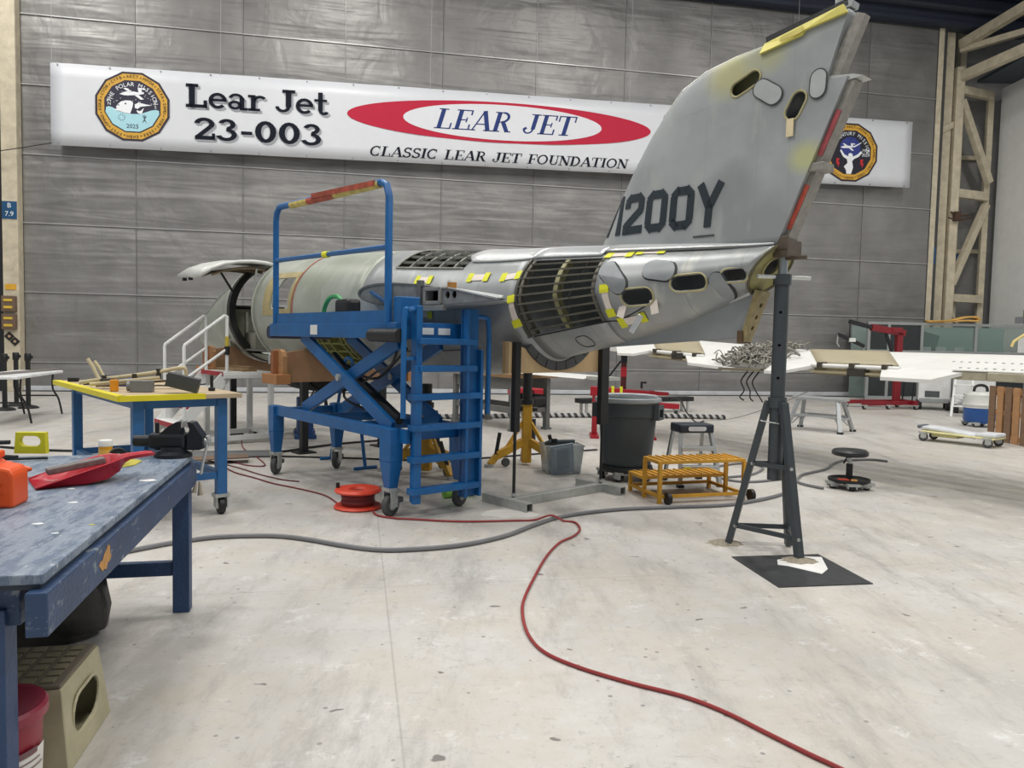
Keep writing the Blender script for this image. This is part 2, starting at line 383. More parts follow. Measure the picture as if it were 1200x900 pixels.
bb = struct(obj('baseboard_back', MB().box((13.36, -.02, .075), (26.75, .12, .13)), M('door_sill', '#c9ccd0', .4)))
bb.location = W0; bb.rotation_euler = (0, 0, WROT)
sl = struct(obj('trim_1', MB().box((13.36, -.12, .012), (26.75, .12, .024)), M('floor_track', '#3c3d40', .5, .5)))
sl.location = W0; sl.rotation_euler = (0, 0, WROT)
hd = struct(obj('wall_header', MB().box((13, .0, 13.2), (34, .5, 2.6)).box((13, -.3, 11.93), (34, .12, .1)), M('header_navy', '#2f3646', .6)))
hd.location = W0; hd.rotation_euler = (0, 0, WROT)
obj('girder', MB().box((13, -.5, 12.9), (34, .18, .22)).box((13, -.5, 12.3), (34, .14, .1)), M('girder_dark', '#3a3f49', .6), hd)
# the roof: dark deck with purlins
ce = struct(obj('ceiling', MB().box((0, 10, 14.6), (62, 42, .2)), M('roof_deck', '#2b2f38', .8)))
for k in range(9):
    obj('roof_beam', MB().box((0, -8+k*4.2, 14.1), (62, .25, .7)), M('roof_beam', '#3c414b', .7), ce)
cream = worn('cream_paint', '#c9bfa8', '#8d8474', .66, 7, .55)
# left column and leaf edge
def on_wall(o): o.location = W0; o.rotation_euler = (0, 0, WROT); return o
col = on_wall(struct(obj('trim_2', MB().box((-.2, -.2, 7), (.36, .14, 14)).box((-.36, -.1, 7), (.05, .3, 14)).box((-.04, -.1, 7), (.05, .3, 14)), cream, bev=.01)))
wl = on_wall(struct(obj('wall_left', MB().box((-2.35, .05, 7), (3.6, .3, 14)), M('left_leaf', '#b9bcc0', .4, .1, .1))))
obj('vertical_tube', MB().cyl((-.78, -.32, 0), (-.78, -.32, 14), .16, n=20), M('left_tube', '#c3c6ca', .35, .2), wl, smooth=True)
obj('rail', MB().box((-.5, -.08, 7), (.12, .1, 14)), M('dark_rail', '#25262a', .5), wl)
obj('rail', MB().box((-1.35, -.16, 1.3), (.05, .05, 2.6)).box((-2.2, -.16, 2.6), (1.75, .05, .06)), M('dark_rail', '#25262a', .5), wl)

def wall_sign(name, label, x, z, wx, wz, mat, y=-.28, cat='sign'):
    o = on_wall(thing(name, label, cat)); obj('plate', MB().box((x, y, z), (wx, .02, wz)), mat, o); return o
TXT = Matrix.Rotation(pi/2, 4, 'X')
blue_sign = M('sign_blue', '#1d4f77', .4); white_ink = M('white_ink', '#e8edf0', .5, var=.03)
sgn = wall_sign('column_sign', 'small blue bay sign lettered B 7.9 on the cream column', -.2, 4.62, .34, .44, blue_sign)
text('lettering', 'B', .17, white_ink, sgn, Matrix.Translation((-.2, -.295, 4.68)) @ TXT)
text('lettering', '7.9', .17, white_ink, sgn, Matrix.Translation((-.2, -.295, 4.47)) @ TXT)
wall_sign('notice_plate', 'small yellow notice plate above the switch boxes on cream column', -.2, 2.68, .25, .14, M('sign_yellow', '#d9a531', .5))
for k in range(2):
    o = on_wall(thing('switch_box', ('brown electrical switch box directly under the yellow notice plate', 'brown electrical switch box between its twin and the black diamond placards')[k], 'switch box', group='switch boxes on the cream column'))
    z = 2.25-.46*k
    obj('body', MB().box((-.22, -.34, z), (.33, .13, .4)), M('switch_brown', '#6e5a4a', .5), o, bev=.02)
    for q in (-.09, .09): obj('button_plate', MB().box((-.22, -.41, z+q), (.2, .02, .06)), M('switch_yellow', '#d8b640', .5), o)
for k in range(2):
    o = on_wall(thing('diamond_placard', ('small black diamond placard just below the switch boxes', 'small black diamond placard, lower one of the pair on cream column')[k], 'placard'))
    x, z = -.25+.13*k, 1.42-.13*k
    obj('plate', MB().prism([(x, z-.12), (x+.12, z), (x, z+.12), (x-.12, z)], -.29, -.275, lambda a, b, h: (a, h, b)), M('placard_black', '#22201f', .5), o)
    obj('centre_mark', MB().cyl((x, -.292, z), (x, -.288, z), .035), M('placard_mark', '#b79a7c', .5), o)


# ------------------------------------------------------------ right corner: frames, side wall
def cbar(name, p, q, w, h=None, mat=cream):
    return struct(obj(name, MB().bar(p, q, w, h), mat, bev=.012))
n_tr = [2]
def trim(p, q, w, h=None, mat=cream):
    n_tr[0] += 1; return cbar('trim_%d' % n_tr[0], p, q, w, h, mat)
colmat2 = cream
trim((13.62, 25.55, 0), (13.62, 25.55, 14), .36, .2)
trim((14.12, 25.9, 0), (14.12, 25.9, 14), .34, .3, colmat2)
trim((14.46, 25.75, 0), (14.46, 25.75, 10.8), .26, .26)
trim((14.98, 26.6, 0), (14.98, 26.6, 14), .3, .2, colmat2)
trim((15.95, 26.45, 0), (15.95, 26.45, 10.3), .14, .2, cream)
trim((14.5, 25.75, 6.75), (15.9, 26.3, 6.75), .2, .28)
trim((14.5, 25.75, 3.3), (15.9, 26.3, 3.3), .2, .26)
trim((14.55, 25.7, 9.75), (15.9, 26.2, 7.2), .2, .22)
trim((15.9, 26.3, 6.5), (14.55, 25.75, 3.75), .2, .22)
trim((14.5, 25.75, 10.1), (15.85, 26.3, 10.1), .2, .26)
trim((14.5, 25.8, 10.5), (16.2, 19.5, 10.75), .24, .3)
trim((14.5, 25.8, 11.55), (16.8, 17.5, 12.7), .24, .3)
trim((14.5, 25.8, 11.4), (16.8, 22.5, 11.4), .2, .2)
trim((14.9, 26.2, 2.5), (14.9, 26.2, 3.2), .14, .14)
trim((14.5, 25.75, 3.0), (14.95, 26.0, 2.4), .1, .1)
trim((13.8, 25.7, 8.7), (14.4, 25.8, 9.0), .16, .2)
struct(obj('wall_side_recess', MB().box((15.2, 27.2, 7), (5, .2, 14)), M('recess_cladding', '#8a8987', .7)))
for z in (5.0, 8.2): trim((14.9, 27.0, z), (16.4, 27.0, z), .12, .14, cream)
obj_r = struct(obj('wall_right', MB().box((16.55, 17.4, 5.2), (.4, 18.2, 10.4)), M('right_panel_white', '#eceeed', .45, 0, .04)))
soff = struct(obj('trim_soffit', MB().box((16.0, 20.0, 10.46), (1.6, 12, .1)), M('soffit_dark', '#39434d', .7)))
soff.name = 'trim_40'
for k, (z, x) in enumerate(((4.65, 13.62), (4.55, 14.98))):
    s_ = thing('column_sign', ('small blue bay sign lettered B 7.2 on the cream column by the door edge', 'small blue bay sign on the rear column of the corner frame')[k], 'sign')
    yy = (25.42, 26.45)[k]
    obj('plate', MB().box((x, yy, z), (.36, .02, .55)), blue_sign, s_)
    text('lettering', 'B', .2, white_ink, s_, Matrix.Translation((x, yy-.015, z+.06)) @ TXT)
    text('lettering', '7.2', .2, white_ink, s_, Matrix.Translation((x, yy-.015, z-.2)) @ TXT)
tag(obj('wire_clamp', MB().tube([(14.3, 25.55, 6.1), (14.5, 25.5, 5.95), (14.85, 25.5, 6.0)], .03, 6).box((14.5, 25.52, 5.95), (.2, .14, .3)).tube([(14.2, 25.5, 5.9), (14.5, 25.45, 5.8), (14.95, 25.45, 5.9)], .025, 6), M('clamp_rust', '#4a3428', .7)),
    'rusty clamp with wires on the cream corner frame', 'clamp')
# labels stuck on the right hand panel
for (yy, zz, a, b_, colr, lb) in ((24.9, 2.58, .28, .2, '#a9abb5', 'pale grey sticker printed on the white side wall'), (24.55, 2.78, .22, .24, '#7d8a52', 'small green square sticker on the white side wall'), (24.5, 2.5, .24, .26, '#a6a4b4', 'pale lilac sticker below the green one on white side wall')):
    tag(obj('sticker', MB().box((16.345, yy, zz), (.012, a*1.6, b_)), M('sticker'+colr, colr, .5)), lb, 'sticker')

# ------------------------------------------------------------ banner
BN = on_wall(thing('hanging_banner', 'long white printed banner with aircraft name and two round emblems on grey door', 'banner'))
BN.location = W0 + WN*.4
def sk(x): return .0153*(x-.83)
bf = lambda x, z, h: (x, -h, z+sk(x))
mb = MB()
rows = []
for j in range(7):
    rows.append([(x, .006+.006*sin(x*3.1+j), 6.29+sk(x)+(8.34-6.29)*j/6) for x in [.83+24.77*i/80 for i in range(81)]])
mb.sheet(rows)
obj('sheet', mb, M('banner_vinyl', '#d6d9df', .4, 0, .02, bump=.25, bscale=1.6), BN, smooth=True, solid=.01, angle=80)
navy = M('print_navy', '#151926', .6, var=.04, spec=.15); shadow_ink = M('print_grey', '#9a9ca4', .5, var=.03)
def letters(word, x, z, h, font, shear, ws, h0, h1, mat, nm='letter', parent=None, f=bf):
    for ch in word:
        m_ = MB(); x2 = strokes_to(m_, ch, x, z, h, f, font, shear, ws, h0, h1)
        if m_.v: obj(nm, m_, mat, parent or BN)
        x = x2
for lt, x, z in (('Lear Jet', 4.05, 7.44), ('23-003', 4.24, 6.62)):
    ws = 3.62/sum(SLAB[c][0] for c in lt)/.6 if lt[0] == 'L' else 3.3/sum(SLAB[c][0] for c in lt)/.57
    hh = .6 if lt[0] == 'L' else .57
    letters(lt, x+.05, z-.05, hh, SLAB, 0, ws, .014, .018, shadow_ink, 'letter_shadow'); letters(lt, x, z, hh, SLAB, 0, ws, .02, .026, navy)
letters('Lear Jet', 17.28, 7.44, .6, SLAB, 0, 1.04, .02, .026, navy); letters('23-003', 17.47, 6.62, .57, SLAB, 0, 1.06, .02, .026, navy)
def ellipse(cx, cz, a, b, n=56, tilt=0): return [(cx+a*cos(2*pi*i/n), cz+b*sin(2*pi*i/n)) for i in range(n)]
red_ink = M('print_red', '#bb2842', .6, var=.03, spec=.2); blue_ink = M('print_blue', '#2b3d78', .6, var=.04, spec=.2)
obj('red_oval', MB().prism(ellipse(12.52, 7.53, 4.36, .56), .014, .018, bf), red_ink, BN)
obj('white_oval', MB().prism(ellipse(12.52, 7.53, 2.85, .49), .018, .022, bf), M('print_white', '#dcdee4', .4, var=.02), BN)
tot = sum(BOD[c][0] for c in 'LEAR JET'); letters('LEAR JET', 10.5, 7.27, .55, BOD, .3, 4.0/tot/.55, .024, .028, blue_ink)
tot = sum(BOD[c][0] for c in 'CLASSIC LEAR JET FOUNDATION'); letters('CLASSIC LEAR JET FOUNDATION', 8.75, 6.43, .27, BOD, .25, 7.42/tot/.27, .014, .018, navy)

def emblem(cx, cz, rx, rz, name, words, bg):
    o = obj(name, MB().prism([(cx+rx*cos(R(15+30*i)), cz+rz*sin(R(15+30*i))) for i in range(12)], .014, .018, bf), M('emblem_edge', '#241c2e', .5), BN)
    def dod(s_, h0, h1, mat, nm): return obj(nm, MB().prism([(cx+rx*s_*cos(R(15+30*i)), cz+rz*s_*sin(R(15+30*i))) for i in range(12)], h0, h1, bf), mat, o)
    dod(.94, .018, .022, M('emblem_gold', '#d2a23a', .5, var=.05), 'gold_ring')
    dod(.755, .022, .025, M('emblem_edge', '#241c2e', .5), 'inner_edge')
    dod(.735, .025, .028, bg, 'field')
    ink = M('emblem_ink', '#5a4520', .5)
    ring = ['AKCT', 'MPOA', 'SCFA', 'SAMU', 'VOBS', 'SBBE', 'EHBH', 'FPST', 'OMAD', 'EGKB', 'CYOB', 'CYFB']
    def arc_text(s_, rad, mid, size, mat, step, h=.03):
        n_ = len(s_)
        for i, ch in enumerate(s_):
            if ch == ' ': continue
            t = mid-(i-(n_-1)/2)*step
            x = cx+rx*rad*cos(R(t)); z = cz+rz*rad*sin(R(t))
            text('lettering', ch, size, mat, o, Matrix.Translation((x, -h, z+sk(x))) @ TXT @ Matrix.Rotation(R(t-90), 4, 'Z'))
    for k, wd in enumerate(ring): arc_text(wd, .81, 90-30*k, .11*rx, ink, 5.6)
    dots = MB()
    for k in range(12):
        t = R(75-30*k); dots.prism([(cx+rx*.84*cos(t)+.018*cos(q), cz+rz*.84*sin(t)+.018*sin(q)) for q in (0, 1.05, 2.1, 3.14, 4.2, 5.2)], .028, .031, bf)
    obj('ring_dots', dots, ink, o)['kind'] = 'stuff'
    arc_text(words, .57, 90, .155*rx, white_ink, 9.6)
    return o, arc_text
sky = M('emblem_night', '#231f38', .5, var=.05)
e1, at1 = emblem(2.76, 7.36, .92, .9, 'emblem', 'THE POLAR MISSION', sky)
f1 = lambda x, z, h: bf(2.76+.92*x, 7.36+.9*z, h)
ice = MB(); pts = [(-.68,-.05),(-.6,-.03),(-.5,-.06),(-.4,-.14),(-.2,-.2),(.0,-.21),(.2,-.2),(.35,-.14),(.5,-.08),(.62,-.06),(.69,-.08)]
low = [(.735*cos(R(t)), .735*sin(R(t))) for t in (-15,-45,-75,-105,-135,-165)]
ice.prism(pts+[(x*.985, z*.985) for x, z in low], .03, .033, f1); obj('ice', ice, M('emblem_ice', '#a8d8e4', .5, var=.05), e1)
bear = MB().prism([(-.44,-.06),(-.38,.04),(-.3,.12),(-.18,.16),(-.04,.16),(.02,.1),(.0,-.02),(-.06,-.2),(-.2,-.19),(-.36,-.14),(-.46,-.12)], .033, .036, f1); obj('bear_head', bear, M('emblem_white', '#eef1f6', .5, var=.02), e1)
eye = MB()
for ex, ez, er in ((-.18,.07,.025),(-.36,.02,.02),(-.43,-.07,.025)): eye.prism([(ex+er*cos(R(60*q)), ez+er*sin(R(60*q))) for q in range(6)], .036, .038, f1)
obj('bear_features', eye, sky, e1)['kind'] = 'stuff'
pen = MB().prism([(.06,.06),(.16,.12),(.34,.08),(.52,.06),(.34,.03),(.2,-.0),(.14,-.06),(.06,-.04)], .033, .036, f1).prism([(.1,-.1),(.2,-.12),(.3,-.02),(.24,-.2),(.14,-.18)], .033, .036, f1); obj('bird_mark', pen, M('emblem_white', '#eef1f6', .5), e1)
jet = lambda ox, oz, s_: [[(ox+s_*x, oz+s_*z) for x, z in poly] for poly in ([(-.34,-.07),(-.2,.0),(-.05,.03),(.2,.0),(.3,.02),(.3,-.03),(.1,-.08),(-.2,-.1)], [(-.1,.0),(-.24,.1),(-.16,.11),(.02,.01)], [(.02,-.06),(.22,-.2),(.3,-.18),(.14,-.05)], [(.16,.0),(.14,.12),(.22,.13),(.26,.0)], [(.14,.1),(.34,.08),(.34,.12),(.14,.14)])]
jm = MB()
for poly in jet(0, .4, 1): jm.prism(poly, .033, .036, f1)
obj('jet_mark', jm, M('emblem_white', '#eef1f6', .5), e1)
stars = MB()
for _ in range(26):
    x, z = random.uniform(-.55,.55), random.uniform(.05,.5)
    stars.prism([(x+.012*cos(R(90*q)), z+.012*sin(R(90*q))) for q in range(4)], .031, .033, f1)
obj('stars', stars, white_ink, e1)['kind'] = 'stuff'
text('lettering', '2025', .15, M('emblem_ink2', '#2b3a4a', .5), e1, Matrix.Translation((2.76, -.036, 7.36-.55+sk(2.76))) @ TXT)
for nm, x, z in (('A', -.6, .1), ('N', -.6, 0), ('Y', .58, .08), ('S', .6, -.02)):
    text('lettering', nm, .11, white_ink, e1, Matrix.Translation((2.76+.92*x, -.036, 7.36+.9*z+sk(2.76))) @ TXT)
mk = MB()
for k in range(10):
    t = R(36*k); mk.prism([(-.28+.05*cos(t), -.32+.05*sin(t)), (-.28+.1*cos(t+.1), -.32+.1*sin(t+.1)), (-.28+.1*cos(t-.1), -.32+.1*sin(t-.1))], .034, .037, f1)
for (x0, z0, x1, z1) in ((.26,-.44,.36,-.24), (.36,-.44,.26,-.24), (.28,-.24,.36,-.3), (.31,-.22,.31,-.4)):
    d = Vector((x1-x0, z1-z0)); n_ = Vector((-d.y, d.x)).normalized()*.007
    mk.prism([(x0+n_.x, z0+n_.y), (x0-n_.x, z0-n_.y), (x1-n_.x, z1-n_.y), (x1+n_.x, z1+n_.y)], .034, .037, f1)
obj('ice_marks', mk, M('emblem_ink2', '#2b3a4a', .5), e1)['kind'] = 'stuff'
e2, at2 = emblem(23.43, 7.28, .99, .92, 'emblem', 'THE CENTURY MISSION', M('emblem_dark', '#191a2a', .5))
f2 = lambda x, z, h: bf(23.43+.99*x, 7.28+.92*z, h)
obj('globe', MB().prism(ellipse(0, .13, .36, .38, 28), .029, .031, f2), M('emblem_globe', '#2d3a86', .5, var=.3, scale=6), e2)
fig = MB().prism([(-.1,-.72),(.06,-.72),(.12,-.5),(.08,-.3),(.14,-.22),(.3,-.14),(.42,.0),(.38,.06),(.26,-.06),(.1,-.14),(.08,-.05),(.0,-.02),(-.06,-.06),(-.06,-.14),(-.2,-.08),(-.32,.08),(-.36,.04),(-.24,-.16),(-.1,-.24),(-.08,-.36),(-.2,-.48),(-.12,-.6)], .032, .035, f2)
obj('figure_mark', fig, M('emblem_white', '#eef1f6', .5), e2)
jm = MB()
for poly in jet(-.1, .2, .75): jm.prism(poly, .035, .038, f2)
jm.prism([(.1,.2),(.36,.34),(.4,.34),(.14,.17)], .035, .038, f2)
obj('jet_mark', jm, M('emblem_white', '#eef1f6', .5), e2)
bolt = MB()
for ox in (-.42, .42): bolt.prism([(ox-.05,-.22),(ox+.06,-.22),(ox+.01,-.34),(ox+.07,-.34),(ox+.02,-.52),(ox,-.4),(ox-.05,-.4)], .032, .035, f2)
obj('bolt_marks', bolt, M('emblem_red', '#c8262e', .5), e2)['kind'] = 'stuff'
for k, yr in enumerate(('1924', '2024')): text('lettering', yr, .14, white_ink, e2, Matrix.Translation((23.43+.54, -.036, 7.28+(.03, -.1)[k]+sk(23.4))) @ TXT)
obj('tie_rope', MB().tube([(-.55, -.05, 6.0), (.2, -.02, 6.18), (.84, -.01, 6.34)], .012, 6), M('rope_dark', '#3a3733', .8), BN)
gr = M('grommet_steel', '#8d9096', .35, .8)
for i in range(21):
    x = 1.0+i*1.22
    for z in (8.3, 6.33): obj('grommet', MB().cyl((x, -.006, z+sk(x)), (x, -.018, z+sk(x)), .022, n=8), gr, BN)
for k, x in enumerate((.86, 4.9, 10.4, 16.2, 21.5)):
    obj('hanging_cord', MB().tube([(x, 0, 8.32+sk(x)), (x+.02, 0, 11.0), (x, 0, 13.4)], .008, 5), M('cord_grey', '#a5a6a8', .7), BN)

# ------------------------------------------------------------ the aircraft
AC = thing('aircraft_fuselage', 'stripped grey aircraft fuselage with tall tail fin, resting on wooden cradles', 'aircraft', (-3.7, 12.3, 0), math.atan2(-.7424, .67))
PT = [(-2.9,1.75,1.35,.25),(-2.0,2.0,1.25,.58),(-1.0,2.5,1.18,.74),(-.15,2.74,1.16,.80),(.75,2.76,1.15,.81),(3.5,2.68,1.18,.80),(4.9,2.58,1.20,.76),(5.6,2.53,1.25,.70),(6.05,2.51,1.33,.65),(6.3,2.50,1.43,.62),(7.0,2.46,1.58,.5),(7.7,2.42,1.75,.38),(8.35,2.38,1.97,.26),(8.62,2.37,2.05,.2)]
def prof(s):
    s = max(PT[0][0], min(PT[-1][0], s))
    for i in range(len(PT)-1):
        if s <= PT[i+1][0]: break
    a, b = PT[i], PT[i+1]; h = b[0]-a[0]; t = (s-a[0])/h
    out = []
    for k in (1, 2, 3):
        m0 = (b[k]-PT[max(i-1,0)][k])/(b[0]-PT[max(i-1,0)][0]); m1 = (PT[min(i+2,len(PT)-1)][k]-a[k])/(PT[min(i+2,len(PT)-1)][0]-a[0])
        out.append((2*t**3-3*t*t+1)*a[k]+(t**3-2*t*t+t)*h*m0+(-2*t**3+3*t*t)*b[k]+(t**3-t*t)*h*m1)
    return out
def fp(s, t, e=0.0):
    zt, zb, hw = prof(s); zc, hz = (zt+zb)/2, (zt-zb)/2
    kk = .34*max(0, min(1, (s-5.9)/.4))*max(0, -sin(R(t)))*max(0, min(1, (7.6-s)/.5))
    return Vector((s, -(hw+e)*cos(R(t))*(1-kk), zc+(hz+e)*sin(R(t))))
def span(a, b, n): return [a+(b-a)*i/n for i in range(n+1)]
def skin_mesh(ss, ts, skip=None, e=0.0):
    vs = []; fs = []; k = len(ts)
    for s in ss:
        for t in ts: vs.append(fp(s, t, e))
    for i in range(len(ss)-1):
        for j in range(k-1):
            if skip and skip((ss[i]+ss[i+1])/2, (ts[j]+ts[j+1])/2): continue
            fs.append((i*k+j, (i+1)*k+j, (i+1)*k+j+1, i*k+j+1))
    used = sorted({i for f in fs for i in f}); mp = {u: q for q, u in enumerate(used)}
    # weld the closing seam
    m = MB(); m.add([vs[u] for u in used], [tuple(mp[i] for i in f) for f in fs]); return m
def shell(name, mb, mat, thick=.012, cutters=(), parent=AC, smooth=True):
    o = obj(name, mb, mat, parent, smooth=smooth, angle=50)
    bm = bmesh.new(); bm.from_mesh(o.data); bmesh.ops.remove_doubles(bm, verts=bm.verts, dist=1e-4); bmesh.ops.recalc_face_normals(bm, faces=bm.faces); bm.to_mesh(o.data); bm.free()
    if thick:
        md = o.modifiers.new('solid', 'SOLIDIFY'); md.thickness = thick; md.offset = -1
    if cutters:
        tmp = []
        for c in cutters:
            co = obj('cutter', c, None, parent); tmp.append(co)
            b = o.modifiers.new('cut', 'BOOLEAN'); b.operation = 'DIFFERENCE'; b.solver = 'EXACT'; b.object = co
        bpy.context.view_layer.update()
        me = bpy.data.meshes.new_from_object(o.evaluated_get(bpy.context.evaluated_depsgraph_get()))
        o.modifiers.clear(); o.data = me
        for co in tmp: bpy.data.objects.remove(co)
    return o
def stadium(cx, cz, L_, w_, rot=0, n=8):
    p = []; r_ = w_/2; h = L_/2-r_
    for i in range(n+1): t = -pi/2+pi*i/n; p.append((h+r_*cos(t), r_*sin(t)))
    for i in range(n+1): t = pi/2+pi*i/n; p.append((-h+r_*cos(t), r_*sin(t)))
    c, s = cos(rot), sin(rot)
    return [(cx+x*c-z*s, cz+x*s+z*c) for x, z in p]
fy = lambda x, z, h: (x, h, z)

def skin_mat(name, c1, c2, c3, metal=.35, rough=.42, spots=None):
    """bare or primed alloy skin: mottled, with panel joints and rivet rows as fine relief"""
    m = M(name, c1, rough, metal, .1, 2.2, 0)
    nt = m.node_tree; N = nt.nodes; L = nt.links; b = N['Principled BSDF']; old = b.inputs['Base Color'].links[0].from_socket
    tc = N.new('ShaderNodeTexCoord')
    def layer(prev, scale, lo, hi, colr, st=(1,1,1)):
        mp = N.new('ShaderNodeMapping'); mp.inputs['Scale'].default_value = st; L.new(tc.outputs['Object'], mp.inputs[0])
        n = N.new('ShaderNodeTexNoise'); n.inputs['Scale'].default_value = scale; n.inputs['Detail'].default_value = 7; L.new(mp.outputs[0], n.inputs['Vector'])
        r = N.new('ShaderNodeValToRGB'); r.color_ramp.elements[0].position = lo; r.color_ramp.elements[1].position = hi
        r.color_ramp.elements[0].color = (0,0,0,1); r.color_ramp.elements[1].color = (1,1,1,1); L.new(n.outputs['Fac'], r.inputs[0])
        x = N.new('ShaderNodeMix'); x.data_type = 'RGBA'; L.new(r.outputs[0], x.inputs['Factor']); L.new(prev, x.inputs['A']); x.inputs['B'].default_value = lin(colr)+[1]
        return x.outputs['Result']
    c = layer(old, 1.4, .45, .65, c2, (1, 1, 1)); c = layer(c, 3.5, .55, .7, c3, (1.6, 1, .5))
    for ps, pz, pr_, pc in (spots or ()):     # primer showing through
        dn = N.new('ShaderNodeVectorMath'); dn.operation = 'DISTANCE'; dn.inputs[1].default_value = (ps, 0, pz)
        fl_ = N.new('ShaderNodeVectorMath'); fl_.operation = 'MULTIPLY'; fl_.inputs[1].default_value = (1, 0, 1.15)
        dn.inputs[1].default_value = (ps, 0, pz*1.15); L.new(tc.outputs['Object'], fl_.inputs[0]); L.new(fl_.outputs[0], dn.inputs[0])
        rr = N.new('ShaderNodeMapRange'); rr.inputs['From Min'].default_value = pr_; rr.inputs['From Max'].default_value = pr_*.35; rr.inputs['To Max'].default_value = .75
        L.new(dn.outputs['Value'], rr.inputs['Value']); x = N.new('ShaderNodeMix'); x.data_type = 'RGBA'
        L.new(rr.outputs[0], x.inputs['Factor']); L.new(c, x.inputs['A']); x.inputs['B'].default_value = lin(pc)+[1]; c = x.outputs['Result']
    # joints between skin sheets
    sx = N.new('ShaderNodeSeparateXYZ'); L.new(tc.outputs['Object'], sx.inputs[0])
    for off, per in ((9.1, .74), (9.37, 1.48)):
        a = N.new('ShaderNodeMath'); a.operation = 'ADD'; a.inputs[1].default_value = off; L.new(sx.outputs[0], a.inputs[0])
        md = N.new('ShaderNodeMath'); md.operation = 'MODULO'; md.inputs[1].default_value = per; L.new(a.outputs[0], md.inputs[0])
        r = N.new('ShaderNodeValToRGB'); r.color_ramp.elements[0].position = .006; r.color_ramp.elements[1].position = .012
        r.color_ramp.elements[0].color = ((.12,.12,.12,1) if spots else (.4,.4,.4,1)); r.color_ramp.elements[1].color = (0,0,0,1); L.new(md.outputs[0], r.inputs[0])
        x = N.new('ShaderNodeMix'); x.data_type = 'RGBA'; L.new(r.outputs[0], x.inputs['Factor']); L.new(c, x.inputs['A']); x.inputs['B'].default_value = (.16,.17,.16,1); c = x.outputs['Result']
    L.new(c, b.inputs['Base Color'])
    n2 = N.new('ShaderNodeTexNoise'); n2.inputs['Scale'].default_value = 3.5; L.new(tc.outputs['Object'], n2.inputs['Vector'])
    bp = N.new('ShaderNodeBump'); bp.inputs['Strength'].default_value = .12; bp.inputs['Distance'].default_value = .03
    L.new(n2.outputs['Fac'], bp.inputs['Height']); L.new(bp.outputs[0], b.inputs['Normal'])
    return m
SK_G = skin_mat('skin_green_primer', '#a5aaa1', '#959c8f', '#b0b4ac', .2, .42)
SK_C = skin_mat('skin_centre', '#9da1a3', '#8e9395', '#aaadae', .35, .42)
SK_T = skin_mat('skin_tail', '#a8abac', '#94989a', '#b6b7b1', .4, .38)
SK_F = skin_mat('skin_fin', '#9da2a4', '#8c9193', '#a6aaa8', .1, .5, [(8.12, 3.74, .28, '#b5b37c'), (8.45, 3.80, .2, '#a9ab84'), (8.79, 2.98, .17, '#b9bb7e'), (8.2, 2.82, .3, '#868b8c')])
SK_B = M('skin_bright', '#d2d5d6', .3, .4, .06, 3)
PRIM = M('primer_inside', '#8b8a5e', .6, 0, .3, 6)

# nose: lower shell, windscreen opening above
rows = []
for s in span(-2.9, -.15, 24):
    zt, zb, hw = prof(s); zc, hz = (zt+zb)/2, (zt-zb)/2
    if s < -2.1: psi = 179.9
    else:
        zl = 1.72+(2.42-1.72)*(s+2.0)/1.85
        psi = 90+math.degrees(math.asin(max(-1, min(.999, (zl-zc)/hz))))
    rows.append([fp(s, -90-psi+2*psi*j/40) for j in range(41)])
nose = shell('nose_skin', MB().sheet(rows), SK_G, .012)
obj('nose_cap', MB().add([fp(-2.9, t) for t in range(0, 360, 15)]+[Vector((-3.02, 0, 1.55))], [(i, (i+1) % 24, 24) for i in range(24)]), SK_G, AC, smooth=True)
obj('windscreen_frame', MB().tube([fp(s, -90+90+math.degrees(math.asin(max(-1, min(.999, (1.72+.378*(s+2.0)-(prof(s)[0]+prof(s)[1])/2)/((prof(s)[0]-prof(s)[1])/2)))))) for s in span(-2.05, -.15, 10)], .02, 6), M('frame_grey', '#a5aba6', .4, .3), AC, smooth=True)
# door jamb ring
def ring(s, e0, e1, w_, t0=0, t1=360, n=48):
    m = MB(); rows = []
    for t in span(t0, t1, n): rows.append([fp(s, t, e0), fp(s, t, e1), fp(s+w_, t, e1), fp(s+w_, t, e0), fp(s, t, e0)])
    return m.sheet(rows)
obj('door_jamb', ring(-.17, -.09, .012, .09), M('jamb_dark', '#2c2e2e', .5), AC, smooth=True)
obj('door_jamb', ring(-.28, -.02, .016, .1, -75, 75), M('jamb_green', '#aeb3a8', .5), AC, smooth=True)
# cabin with door opening on the near side and an open belly bay
ts = sorted(set(span(-180, 180, 48)+[-55, 75, -28, -72]))
ss = sorted(set(span(-.15, 3.7, 26)+[.75, 2.2, 3.55]))
def skip_cabin(s, t):
    if s < .75 and (-55 < t < 75): return True
    if 2.2 < s < 3.55 and -72 < t < -28: return True
    return False
def wincut(dy0, dy1):
    return MB().prism([(1.40,1.985),(1.46,1.95),(1.78,1.95),(1.85,2.0),(1.85,2.3),(1.80,2.38),(1.60,2.38),(1.53,2.33)], dy0, dy1, fy)
shell('cabin_skin', skin_mesh(ss, ts, skip_cabin), SK_G, .012, [wincut(-1.2, 1.2)])
# window surround
mb = MB()
for (s0, s1, t0, t1) in ((1.1, 1.36, -6, 40), (1.9, 1.98, -6, 40), (1.36, 1.9, -6, 0.5), (1.36, 1.9, 33, 40)):
    mb.sheet([[fp(s, t, .006) for s in span(s0, s1, 3)] for t in span(t0, t1, 6)])
obj('window_surround', mb, M('surround_tan', '#a99c72', .5, .1, .2, 8), AC, smooth=True)
obj('red_line', MB().tube([fp(2.02, t, .008) for t in span(-30, 80, 24)], .006, 5), M('red_marker', '#b65a46', .6), AC)
